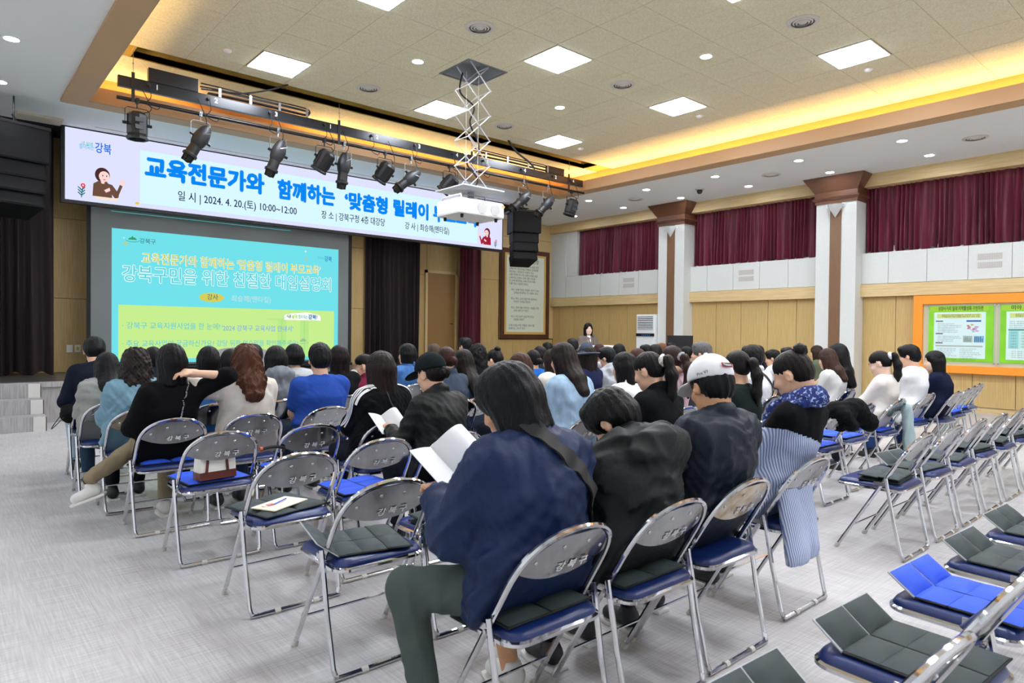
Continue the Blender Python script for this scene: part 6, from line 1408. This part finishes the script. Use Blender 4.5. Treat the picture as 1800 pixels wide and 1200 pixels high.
def cap_patch(ang, zz, w2, h2, m, txt, tm, tw, sz, lift=0):
    d = Rm@V3(math.sin(ang), -math.cos(ang), 0); c = cp['hr'](math.sin(ang)*.0915, -.012-math.cos(ang)*.1105, zz)+d*(.004+lift)
    up_ = Rm@V3(0, .22*math.cos(ang), .97); up_ = unit(up_); ri = np.cross(up_, d); M = Matrix(((ri[0], up_[0], d[0], c[0]), (ri[1], up_[1], d[1], c[1]), (ri[2], up_[2], d[2], c[2]), (0, 0, 0, 1)))
    o = None
    if m: o = MB().box(-w2, w2, -h2, h2, 0, .002, M).obj('patch', m, cp['root'])
    text(txt, sz, tm, M @ Matrix.Translation((0, 0, .0035)), cp['root'], .02, fit=tw); return M
M = cap_patch(.1, .06, .028, .0115, mat('cap_red', 'c01840', .6), 'Titleist', mat('cap_script', 'f2f2f2', .5), .044, .015, .001)
MB().box(-.0255, .0255, -.009, .009, .002, .003, M).obj('patch_field', black_matte, cp['root'])
cap_patch(-1.0, .04, 0, 0, None, 'Pro V1', black_matte, .05, .018, .002)
nv = pr('pale jeans')
F = Field(nv['P0']-V3(.45, .25, .2), nv['P0']+V3(.1, .35, .35), .011); q = nv['P0']+V3(-.24, .02, .05); F.ell(q, (.07, .12, .09), .02); F.warp(.008, 25, 3)
bg = link(F.mesh('shoulder_bag', cloth_mat('121214')), 'shoulder_bag'); bg.location = nv['root'].location; tag(bg, 'black shoulder bag at the hip of the dark navy sweater', 'bag')
MB().tube(catmull([Vector(q+V3(-.05, -.1, -.02)), Vector(q+V3(-.13, -.05, -.12)), Vector(q+V3(-.1, .1, -.1)), Vector(q+V3(-.03, .12, 0))], 6), .008, 6, flat=.4).obj('strap', black_matte, bg, smooth=True)
# ------------------------------------------------------------ presenter and lectern
pv_ = person('person in grey blazer and white top standing at a white lectern facing the audience', 10.52, 9.76, 1.57, rz=PI-.5, res=0, stand=True, lean=0, pitch=2, yaw=0, hair=('bob', '17171a', .15, .004), top='6a625c', topk='suit', sk='l', extra=('face',), legs='33302e')
t_ = pv_['root']; P3, P2 = pv_['P3'], pv_['P2']
f_ = MB().add([P3+V3(-.035, .075, .03), P3+V3(.035, .075, .03), P3+V3(.03, .13, -.1), P3+V3(0, .15, -.2), P3+V3(-.03, .13, -.1), P3+V3(-.035, .0, .0), P3+V3(.035, .0, .0), P3+V3(0, .05, -.2)], [(0, 1, 2, 3, 4), (5, 7, 6), (0, 5, 6, 1), (1, 6, 7, 3, 2), (0, 4, 3, 7, 5)])
f_.obj('white_blouse', mat('blouse_white', 'f0f0ee', .7), t_)
l_ = thing('lectern', 'white curved lectern in front of the standing presenter', 'lectern', (10.16, 9.06, 0), -.45)
MB().prism([(-.34, .15), (-.34, -.05), (-.25, -.17), (0, -.22), (.25, -.17), (.34, -.05), (.34, .15)], .05, Matrix.Translation((0, 0, 1.1))).obj('top', white_plastic, l_, bevel=.01)
MB().prism([(-.25, .12), (-.25, -.05), (-.15, -.13), (.15, -.13), (.25, -.05), (.25, .12)], 1.08, Matrix.Translation((0, 0, .02))).obj('body', white_plastic, l_, bevel=.01)
MB().box(-.3, .3, -.18, .18, 0, .03).obj('base', grey_metal, l_)
m_ = thing('microphone', 'small gooseneck microphone on the white lectern', 'microphone', (10.08, 9.1, 1.15), -.45)
MB().tube(catmull([(0, 0, 0), (0, .02, .1), (0, .06, .17)], 4), .004, 6).lathe([(.001, 0), (.025, 0), (.025, .012), (.001, .012)], 12).obj('gooseneck', black_metal, m_); MB().tube([(0, .06, .17), (0, .08, .2)], .012, 8).obj('capsule', black_matte, m_)
